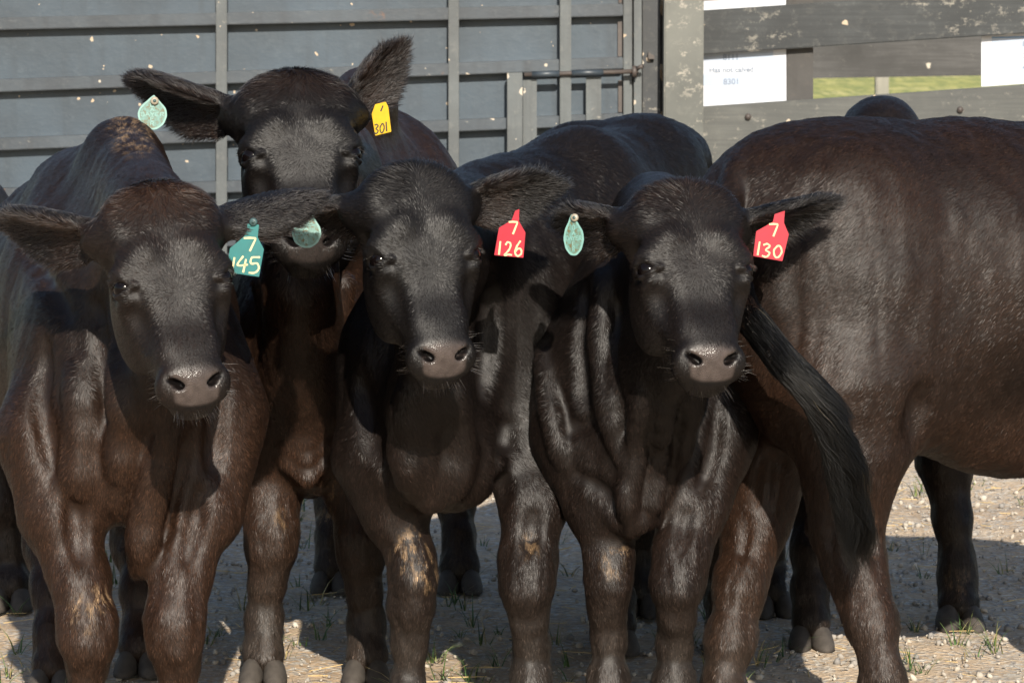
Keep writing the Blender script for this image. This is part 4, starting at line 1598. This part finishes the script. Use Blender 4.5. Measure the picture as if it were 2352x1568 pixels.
def cow_teal():
    """reddish black cow at the left, teal tag"""
    root = cow_root(-.80, 8.4, 'reddish black cow with a teal ear tag reading 7 145')
    c = Cow(((-1.42, 7.10, -.02), (-.30, 9.9, 1.48)))
    c.cs = .45
    c.margin = .09
    c.loft([(W(300, 830, 8.24), .235, .32), (W(262, 770, 8.62), .27, .39), (W(215, 740, 9.05), .30, .37), (W(180, 690, 9.6), .25, .32)])
    c.ell(W(282, 352, 8.62), (.080, .17, .078), .09)
    c.ell(W(200, 420, 8.85), (.11, .22, .08), .10)
    c.loft([(W(285, 500, 8.50), .10, .22), (W(365, 580, 7.86), .105, .15)], k=.08)
    c.loft([(W(395, 780, 7.92), .075, .12), (W(330, 1010, 8.12), .11, .13)], k=.08)
    c.ell(W(310, 1080, 8.12), (.125, .12, .12), .08)
    c.ell(W(140, 930, 8.30), (.105, .15, .24), .07)
    c.ell(W(478, 930, 8.22), (.095, .15, .22), .06)
    c.relax(.016)
    # dewlap and its folds
    c.loft([(W(420, 890, 8.0), .018, .05), (W(365, 1060, 8.04), .018, .05), (W(330, 1230, 8.06), .018, .04), (W(318, 1310, 8.06), .014, .025)], k=.04)
    c.chain([(275, 760, 8.02, .035), (240, 900, 8.04, .04), (255, 1050, 8.05, .03)], .05)
    c.chain([(420, 960, 8.04, .03), (400, 1100, 8.06, .03)], .05)
    leg(c, root, [(118, 1000, 8.14, .120), (140, 1170, 8.10, .088), (182, 1330, 8.05, .062), (198, 1425, 8.02, .058), (199, 1475, 8.02, .055), (200, 1530, 8.04, .041), (197, 1620, 8.05, .036)])
    leg(c, root, [(488, 950, 8.18, .118), (462, 1170, 8.10, .086), (415, 1320, 8.05, .060), (401, 1420, 8.02, .057), (402, 1475, 8.02, .053), (408, 1530, 8.04, .041), (408, 1620, 8.05, .036)])
    leg(c, root, [(130, 1000, 9.2, .12), (128, 1250, 9.12, .075), (124, 1350, 9.05, .052), (122, 1450, 9.0, .045)])
    leg(c, root, [(325, 1000, 9.4, .12), (325, 1250, 9.35, .07), (322, 1350, 9.28, .045), (322, 1440, 9.25, .042)])
    for p, r_ in (([(215, 700), (238, 850), (258, 1010)], .022), ([(105, 790), (92, 930), (125, 1080)], .02), ([(465, 800), (498, 940), (492, 1070)], .022),
                  ([(352, 990), (330, 1090), (305, 1190)], .016), ([(425, 1030), (398, 1130), (365, 1240)], .016), ([(165, 1130), (182, 1280)], .012),
                  ([(460, 1130), (430, 1280)], .012), ([(60, 560), (110, 640), (150, 720)], .03)):
        c.crease(p, r_, .035)
    for p, r_ in (([(275, 820), (285, 960), (275, 1080)], .022), ([(385, 980), (362, 1090), (335, 1200), (322, 1290)], .013), ([(175, 850), (190, 1000), (180, 1120)], .03)):
        c.crease(p, r_, .05, 1, .6)
    c.set_head(W(406, 626, 7.58), R(16), R(27), R(-5), .995, .91, poll=.012, tuft=.016, lock=.7, whorl=-.045, whorl2=.235, whorl2y=.12, mess=1.0)
    e = 8.0
    c.ear(-1, W(-8, 520, 7.84), (.05, -.80, -.50), .066, 9)
    c.ear(1, W(738, 470, 7.86), (.15, .6, -.8), .062, 6)
    finish(c, root, (-.15, 1, 0), dict(seed=2, brown=.45, low_brown=1.5, face_brown=.5, tuft_red=.5, ear_red=.3, dust=.12,
                                       mud=((200, 1400, 50, .7), (232, 1370, 34, 1), (300, 300, 60, .8), (325, 320, 40, .7))))
    ear_tag(root, 'teal ear tag numbered 7 145', [(568, 514), (595, 516), (591, 545), (606, 572), (595, 636), (520, 625), (528, 570), (562, 543)], 7.74, 'tag_teal',
            [('7', 557, 577, 30, 30, .05), ('1', 525, 623, 18, 32, .12), ('4', 543, 624, 26, 36, .12), ('5', 569, 627, 30, 36, .0)], tilt=.12, width=.0036,
            button=(582, 510, .0085), bmat='button_teal')


def cow_red_centre():
    """middle cow, red tag 126"""
    root = cow_root(-.05, 8.9, 'black cow with a red ear tag reading 7 126, body stretching back behind its neighbour')
    c = Cow(((-.50, 7.45, -.02), (.74, 10.45, 1.46)))
    c.margin = .09
    c.loft([(W(1000, 860, 8.66), .215, .31), (W(1120, 730, 9.0), .25, .345), (W(1290, 690, 9.45), .275, .37), (W(1475, 645, 9.95), .235, .345)])
    c.chain([(1160, 455, 8.95, .06), (1330, 370, 9.4, .065), (1470, 342, 9.75, .06), (1550, 342, 9.95, .065)], .12)
    c.loft([(W(1120, 530, 8.85), .11, .16), (W(995, 565, 8.20), .105, .15)], k=.08)
    c.loft([(W(985, 780, 8.24), .075, .12), (W(990, 980, 8.42), .11, .13)], k=.08)
    c.ell(W(1015, 1070, 8.44), (.145, .12, .105), .08)
    c.ell(W(868, 920, 8.60), (.085, .15, .22), .06)
    c.ell(W(1225, 850, 8.70), (.11, .16, .27), .07)
    c.chain([(1165, 478, 8.70, .095), (1330, 412, 8.99, .105), (1490, 380, 9.36, .105), (1560, 372, 9.7, .09)], .10)
    c.chain([(1195, 640, 8.68, .13), (1350, 570, 8.98, .15), (1500, 530, 9.36, .15)], .12)
    c.relax(.022)
    c.chain([(980, 900, 8.22, .03), (960, 1050, 8.30, .03), (985, 1150, 8.34, .02)], .05)
    leg(c, root, [(868, 1050, 8.52, .098), (905, 1180, 8.50, .070), (945, 1280, 8.47, .052), (950, 1330, 8.46, .050), (946, 1390, 8.47, .047), (941, 1470, 8.49, .036), (938, 1560, 8.5, .034)])
    leg(c, root, [(1210, 950, 8.66, .115), (1224, 1150, 8.53, .073), (1212, 1290, 8.48, .060), (1211, 1350, 8.47, .056), (1216, 1415, 8.48, .040), (1220, 1480, 8.50, .037)])
    leg(c, root, [(1470, 1000, 10.0, .11), (1470, 1200, 10.1, .05), (1466, 1290, 10.1, .036)])
    leg(c, root, [(1735, 1000, 10.0, .11), (1760, 1240, 10.1, .05), (1776, 1320, 10.1, .04)])
    for p, r_ in (([(1162, 980), (1148, 1060), (1150, 1140)], .018), ([(870, 950), (885, 1090)], .016),
                  ([(1130, 600), (1118, 760), (1105, 900)], .03), ([(825, 860), (845, 960), (860, 1040)], .02),
                  ([(1225, 1180), (1215, 1260)], .010)):
        c.crease(p, r_, .035)
    for p, r_ in (([(930, 900), (925, 1040), (940, 1130)], .022), ([(1050, 900), (1060, 1040), (1040, 1130)], .022)):
        c.crease(p, r_, .05, 1, .6)
    c.set_head(W(990, 571, 7.92), R(17), R(24), R(-2), .985, .92, poll=-.010, tuft=.018, whorl=-.05, mess=.6)
    c.ear(-1, W(690, 505, 8.12), (-.1, -.6, -.7), .060, 9)
    c.ear(1, W(1296, 432, 8.17), (.0, -.85, -.42), .062, 8)
    finish(c, root, (.4, .9, 0), dict(seed=3, brown=.12, low_brown=.22, face_brown=.1, tuft_red=.0, dust=.55,
                                      mud=((945, 1265, 55, 1), (975, 1310, 42, 1), (1215, 1250, 30, .5))), density=150000)
    ear_tag(root, 'red ear tag numbered 7 126', [(1183, 484), (1193, 480), (1191, 508), (1207, 534), (1202, 592), (1135, 586), (1146, 523), (1176, 506)], 8.03, 'tag_red',
            [('7', 1166, 538, 22, 28, .05), ('1', 1138, 585, 18, 31, .05), ('2', 1157, 587, 20, 31, .04), ('6', 1180, 588, 20, 35, .04)], tilt=.12, turn=-.1, width=.0036)
    disc_tag(root, 'weathered green disc tag half hidden by an ear', 704, 534, 33, 35, 8.05, (716, 486), tilt=.1, turn=.1)


def cow_red_right():
    """right hand facing cow, red tag 130"""
    root = cow_root(.34, 8.8, 'black cow with a red ear tag reading 7 130 and folds on its brisket')
    c = Cow(((.0, 7.45, -.02), (.92, 9.85, 1.42)))
    c.margin = .09
    c.cs = .42
    c.loft([(W(1475, 840, 8.66), .215, .31), (W(1500, 730, 9.0), .235, .31), (W(1530, 720, 9.5), .22, .31)])
    c.loft([(W(1500, 560, 8.70), .11, .17), (W(1585, 590, 8.16), .10, .15)], k=.08)
    c.loft([(W(1560, 700, 8.20), .08, .15), (W(1440, 980, 8.46), .12, .13)], k=.08)
    c.loft([(W(1430, 640, 8.45), .08, .10), (W(1330, 880, 8.56), .105, .16)], k=.08)
    c.ell(W(1450, 1090, 8.42), (.095, .11, .115), .07)
    c.ell(W(1320, 940, 8.58), (.085, .14, .20), .06)
    c.ell(W(1630, 930, 8.60), (.085, .14, .20), .06)
    # skin folds running from throat to brisket
    c.chain([(1560, 850, 8.12, .03), (1500, 960, 8.26, .028), (1452, 1080, 8.33, .03), (1440, 1180, 8.36, .034), (1462, 1228, 8.38, .022)], .03)
    c.chain([(1475, 880, 8.26, .024), (1430, 1000, 8.34, .024), (1385, 1100, 8.38, .02)], .03)
    c.chain([(1390, 760, 8.36, .03), (1372, 900, 8.42, .028), (1400, 1060, 8.40, .024), (1430, 1150, 8.36, .02)], .03)
    c.chain([(1600, 900, 8.24, .03), (1560, 1030, 8.34, .03), (1480, 1160, 8.37, .02)], .03)
    c.chain([(1525, 980, 8.33, .016), (1475, 1130, 8.335, .014)], .015)
    c.relax(.017)
    leg(c, root, [(1335, 1010, 8.50, .105), (1378, 1170, 8.46, .074), (1398, 1280, 8.43, .052), (1398, 1335, 8.42, .049), (1396, 1390, 8.43, .040), (1397, 1460, 8.45, .035)])
    leg(c, root, [(1628, 1000, 8.52, .105), (1600, 1150, 8.46, .072), (1566, 1270, 8.40, .060), (1556, 1340, 8.38, .056), (1552, 1410, 8.40, .040), (1548, 1480, 8.43, .035)])
    leg(c, root, [(1420, 1000, 9.5, .10), (1415, 1180, 9.55, .06), (1415, 1290, 9.55, .04)])
    leg(c, root, [(1640, 1000, 9.5, .10), (1660, 1180, 9.55, .06), (1662, 1290, 9.55, .04)])
    for p, r_ in (([(1345, 650), (1335, 800), (1350, 930)], .022), ([(1420, 700), (1410, 860), (1440, 1000)], .022), ([(1285, 900), (1300, 990), (1385, 955)], .018),
                  ([(1500, 960), (1490, 1080), (1478, 1160)], .016), ([(1560, 960), (1540, 1090), (1500, 1180)], .018), ([(1650, 920), (1640, 1040), (1610, 1120)], .02),
                  ([(1330, 1090), (1390, 1130), (1430, 1190)], .018), ([(1580, 1180), (1562, 1260)], .010)):
        c.crease(p, r_, .03)
    for p, r_ in (([(1385, 640), (1374, 780), (1390, 920), (1425, 1050)], .018), ([(1475, 900), (1462, 1040), (1438, 1160)], .018), ([(1530, 940), (1515, 1060), (1480, 1170)], .016),
                  ([(1430, 1130), (1452, 1212), (1495, 1190), (1520, 1120)], .013), ([(1245, 800), (1262, 940), (1290, 1060)], .02)):
        c.crease(p, r_, .035, 1, .55)
    c.set_head(W(1612, 594, 7.95), R(16), R(31), R(2), 1.03, .86, poll=.004, tuft=.020, whorl=-.02, mess=.7)
    c.ear(-1, W(1272, 520, 8.18), (-.15, -.80, -.50), .066, 8)
    c.ear(1, W(1922, 478, 8.18), (.0, -.6, -.75), .058, 10)
    finish(c, root, (.1, 1, 0), dict(seed=4, brown=.12, low_brown=.3, folds=.5, face_brown=.25, tuft_red=.2, dust=.55,
                                     mud=((1405, 1290, 36, .5), (1430, 1275, 24, .7))), density=150000)
    ear_tag(root, 'red ear tag numbered 7 130', [(1779, 492), (1803, 484), (1800, 512), (1812, 538), (1797, 600), (1730, 588), (1737, 531), (1776, 510)], 8.08, 'tag_red',
            [('7', 1764, 543, 22, 28, .05), ('1', 1732, 586, 18, 31, .1), ('3', 1748, 590, 22, 30, .1), ('0', 1774, 591, 23, 27, .05)], tilt=.12, turn=.05, width=.0036)
    disc_tag(root, 'narrow weathered green disc tag seen obliquely', 1318, 545, 22, 42, 8.01, (1312, 492), tilt=.08, turn=-.3, button=(1321, 500, .0085))


def cow_yellow():
    """tall cow behind, yellow tag"""
    root = cow_root(-.45, 9.7, 'tall black cow behind the front row with a yellow ear tag and raised ears')
    c = Cow(((-.92, 8.0, -.02), (.10, 11.0, 1.60)))
    c.margin = .09
    c.loft([(W(695, 880, 9.28), .20, .33), (W(760, 640, 9.65), .235, .40), (W(862, 600, 10.1), .265, .40), (W(905, 570, 10.6), .225, .34)])
    c.ell(W(835, 232, 9.75), (.085, .20, .085), .10)
    c.loft([(W(770, 440, 9.35), .12, .20), (W(690, 425, 8.78), .115, .16)], k=.08)
    c.loft([(W(690, 640, 8.80), .09, .12), (W(700, 960, 9.16), .105, .14)], k=.08)
    c.ell(W(700, 1000, 9.14), (.105, .11, .12), .07)
    c.ell(W(600, 940, 9.24), (.075, .14, .20), .06)
    c.ell(W(800, 940, 9.26), (.075, .14, .20), .06)
    c.relax(.016)
    for i, (yy, hw_, rr) in enumerate(((930, 40, .012), (975, 52, .014), (1020, 58, .015), (1062, 56, .016))):
        c.chain([(700 - hw_, yy - 70, 9.055, rr * .7), (700 - hw_ * .75, yy, 9.035, rr), (705, yy + 34, 9.02, rr * 1.1), (712 + hw_ * .7, yy, 9.035, rr), (720 + hw_, yy - 70, 9.06, rr * .7)], .018)
    c.chain([(690, 1020, 9.05, .04), (708, 1095, 9.06, .022)], .04)
    c.chain([(600, 650, 8.98, .025), (625, 850, 9.08, .025), (650, 960, 9.05, .02)], .03)
    c.chain([(790, 650, 9.0, .025), (770, 850, 9.08, .025), (755, 960, 9.05, .02)], .03)
    leg(c, root, [(605, 1040, 9.18, .085), (618, 1150, 9.14, .068), (625, 1215, 9.11, .060), (623, 1260, 9.11, .056), (613, 1330, 9.12, .042), (607, 1420, 9.13, .042)])
    leg(c, root, [(805, 1040, 9.18, .085), (818, 1150, 9.14, .062), (828, 1230, 9.11, .055), (830, 1280, 9.11, .050), (836, 1350, 9.12, .040), (842, 1430, 9.13, .042)])
    leg(c, root, [(790, 950, 10.55, .11), (770, 1140, 10.55, .055), (762, 1230, 10.5, .042)])
    leg(c, root, [(1010, 950, 10.55, .11), (1045, 1140, 10.55, .055), (1056, 1230, 10.5, .042)], s=1.1)
    c.set_head(W(698, 330, 8.50), R(10), R(30), R(-1), 1.10, .83, poll=.0, tuft=.020, lock=.7, whorl=-.03, whorl2=.235, whorl2y=.12, mess=1.0)
    c.ear(-1, W(290, 195, 8.80), (.1, -.7, -.6), .080, 7)
    c.ear(1, W(940, 104, 8.78), (.75, -.35, .2), .062, 8)
    finish(c, root, (.12, 1, 0), dict(seed=5, nose=.4, nose_wet=.35, brown=.75, low_brown=.1, face_brown=.12, tuft_red=.3, dust=.6,  # nose: shade of the neighbour's ear painted in as a darker pad
                                      mud=((752, 1180, 26, .9), (775, 1120, 26, .9), (640, 1190, 30, .4))), density=150000)
    ear_tag(root, 'yellow ear tag numbered 301', [(862, 240), (886, 234), (892, 246), (899, 303), (862, 312), (854, 262)], 8.69, 'tag_yellow',
            [('/', 872, 256, 8, 13, .1), ('3', 858, 307, 12, 21, .05), ('0', 871, 305, 12, 21, .05), ('1', 884, 302, 9, 22, -.1)], tilt=.1, turn=.25, width=.0030, ink='marker_black')
    disc_tag(root, 'round weathered green disc tag on a long hairy ear', 350, 261, 33, 37, 8.66, (354, 219), tilt=.08, turn=.1, button=(355, 232, .0095))


def cow_rump():
    """big cow at the right turned away from the camera"""
    root = cow_root(1.0, 8.7, 'large brownish black cow at the right seen from the side with its tail hanging')
    c = Cow(((.36, 7.85, -.02), (2.62, 9.75, 1.48)), .006)
    c.margin = .09
    c.cs = .5
    S = (-.25, 1, 0)
    c.loft([(W(1800, 590, 8.62), .21, .31), (W(1980, 610, 8.62), .275, .325), (W(2230, 620, 8.72), .315, .34), (W(2560, 620, 8.85), .285, .34), (W(2800, 640, 8.95), .22, .30)], side=S)
    # backbone, hooks and pins
    c.chain([(1700, 430, 8.60, .05), (1800, 385, 8.62, .065), (1950, 384, 8.66, .065), (2200, 384, 8.75, .06), (2500, 388, 8.85, .06)], .09)
    c.ell(W(1930, 430, 8.47), (.10, .09, .08), .13)
    c.ell(W(1695, 430, 8.52), (.055, .08, .10), .07)
    c.ell(W(1690, 560, 8.62), (.075, .16, .16), .09)
    # thigh and stifle
    c.ell(W(1880, 740, 8.52), (.22, .17, .32), .16)
    c.ell(W(2030, 890, 8.45), (.11, .11, .15), .14)
    c.ell(W(1790, 800, 8.80), (.14, .12, .28), .08)
    c.loft([(W(2080, 800, 8.47), .06, .16), (W(2210, 880, 8.52), .05, .13)], side=S, k=.13)
    # belly line and flank fold
    c.chain([(2150, 930, 8.62, .10), (2240, 970, 8.66, .10), (2330, 1000, 8.72, .09), (2480, 960, 8.8, .1)], .10)
    c.chain([(2240, 1020, 8.66, .028), (2305, 1062, 8.70, .026)], .05)
    c.relax(.052)
    # hind legs with hocks
    leg(c, root, [(1930, 900, 8.44, .155), (1955, 1040, 8.42, .105), (1948, 1130, 8.42, .088), (1945, 1215, 8.42, .076), (1968, 1310, 8.40, .062), (2000, 1420, 8.36, .052), (2030, 1550, 8.32, .047)], .045, head=(.95, -.3))
    c.chain([(1905, 1120, 8.46, .03), (1893, 1205, 8.50, .034), (1930, 1290, 8.44, .03)], .03)
    leg(c, root, [(1790, 900, 8.74, .12), (1752, 1060, 8.70, .092), (1745, 1140, 8.70, .082), (1732, 1215, 8.68, .068), (1700, 1340, 8.62, .054), (1678, 1470, 8.58, .050), (1662, 1560, 8.56, .047)], .04, head=(.5, -.8))
    # front legs beyond the frame
    leg(c, root, [(2620, 950, 8.72, .12), (2630, 1180, 8.70, .06), (2630, 1300, 8.70, .05), (2630, 1450, 8.70, .04)], head=(.95, .2))
    leg(c, root, [(2700, 950, 9.1, .12), (2700, 1180, 9.1, .06), (2700, 1280, 9.1, .05), (2700, 1400, 9.1, .04)], head=(.95, .2))
    for p, r_, k_ in (([(2108, 985), (2122, 905)], .022, .05), ([(1922, 1120), (1905, 1240)], .014, .02), ([(1990, 1130), (2000, 1260)], .016, .03),
                      ([(1715, 1190), (1705, 1300)], .012, .02), ([(1770, 1060), (1755, 1160)], .014, .03)):
        c.crease(p, r_, k_)
    # tail bone
    T = [(1700, 400, 8.50, .034), (1668, 480, 8.40, .030), (1668, 580, 8.28, .026), (1712, 715, 8.16, .027), (1785, 812, 8.11, .026), (1858, 890, 8.11, .023), (1912, 975, 8.12, .019), (1945, 1080, 8.14, .013)]
    c.chain(T, .015)
    finish(c, root, (-1, -.1, 0), dict(seed=6, brown=.55, low_brown=.45, dust=.5, face=False, folds=.4), density=150000)
    # long switch hair
    n = 15000
    t = RNG.random(n)
    Tp = np.array([W(*p[:3]) for p in T[2:]])
    Tr = np.array([p[3] for p in T[2:]])
    s = t ** .9 * (len(Tp) - 1.001)
    i = s.astype(int)
    f = (s - i)[:, None]
    P = Tp[i] * (1 - f) + Tp[i + 1] * f
    d = nrmz(Tp[i + 1] - Tp[i])
    nl = 46
    lock = RNG.integers(0, nl, n)
    lv = RNG.normal(size=(nl, 3))
    nr = nrmz(np.cross(d, lv[lock] + RNG.normal(0, .25, (n, 3))))
    P = P + nr * (Tr[i] * RNG.uniform(.75, 1.25, n) + .008 * sstep(.3, .9, t))[:, None]
    end = sstep(.45, 1.0, t)
    ln = .050 + .150 * sstep(.2, 1, t) * (.7 + .6 * RNG.random(nl)[lock])
    dirn = nrmz(d * (1 - .55 * end[:, None]) + np.array((.10, 0, -1)) * (end * .9)[:, None] + (lv * .06)[lock] + RNG.normal(0, .03, (n, 3)))
    ph = RNG.uniform(0, 6.3, nl)[lock]
    npt = 10
    pts = np.zeros((n, npt, 3), np.float32)
    sw = nrmz(np.cross(dirn, np.array((0., 1., 0.))))
    for q in range(npt):
        f_ = q / (npt - 1)
        wv = .017 * end * np.sin(f_ * 10 + ph * .4) * f_ ** .7
        pts[:, q] = P + dirn * (ln * f_)[:, None] + sw * wv[:, None] + nr * (.008 * f_ * (1 - f_) - .010 * f_ * f_ * end)[:, None]
    tn = np.tile(np.array((.0016, .0015, .0014)), (n, 1)) * np.exp(RNG.normal(0, .5, (n, 1)))
    k_ = RNG.random(n) < .006
    tn[k_] = (.16, .11, .05)
    strands('tail_switch', P, dirn, nr, ln, np.full(n, .10), tn, root, r0=.0006, npt=npt, material='switch', path=pts)


def cow_far_right():
    root = cow_root(.98, 10.3, 'black cow hidden behind the large one, only its hump and dark legs showing')
    c = Cow(((.55, 9.2, -.02), (1.45, 11.7, 1.46)), .007)
    c.loft([(W(2030, 720, 10.0), .20, .32), (W(2020, 600, 10.4), .25, .37), (W(2010, 600, 11.2), .25, .35)])
    c.ell(W(2025, 292, 10.3), (.095, .20, .082), .09)
    c.chain([(2030, 500, 10.1, .14), (2030, 640, 9.7, .12), (2035, 720, 9.45, .10), (2040, 850, 9.3, .055)], .06)
    leg(c, root, [(1905, 950, 9.85, .11), (1885, 1150, 9.72, .07), (1868, 1260, 9.64, .052), (1860, 1350, 9.6, .046)])
    leg(c, root, [(2165, 930, 10.0, .11), (2172, 1060, 9.95, .07), (2188, 1190, 9.92, .048), (2200, 1290, 9.9, .044)], s=1.1)
    finish(c, root, (0, 1, 0), dict(seed=7, brown=.3, low_brown=.1, dust=.3, mud=((2200, 1330, 40, .5),)), density=150000)


def cow_far_left():
    root = cow_root(-1.5, 10.4, 'dark cow at the left edge, mostly cut off, with straw on its back')
    c = Cow(((-1.95, 9.9, -.02), (-1.05, 11.9, 1.40)), .008)
    c.loft([(W(-150, 640, 10.25), .20, .36), (W(-150, 640, 10.8), .25, .36), (W(-150, 640, 11.5), .23, .33)])
    leg(c, root, [(-20, 950, 10.25, .10), (5, 1150, 10.2, .062), (22, 1260, 10.2, .045), (30, 1330, 10.2, .042)], s=1.05)
    leg(c, root, [(-260, 950, 10.25, .10), (-280, 1150, 10.2, .062), (-285, 1260, 10.2, .045), (-288, 1330, 10.2, .042)])
    finish(c, root, (0, 1, 0), dict(seed=8, brown=.4, low_brown=.2, dust=.4, mud=((10, 385, 45, .8),)), density=150000)


cow_teal()
cow_red_centre()
cow_red_right()
cow_yellow()
cow_rump()
cow_far_right()
cow_far_left()
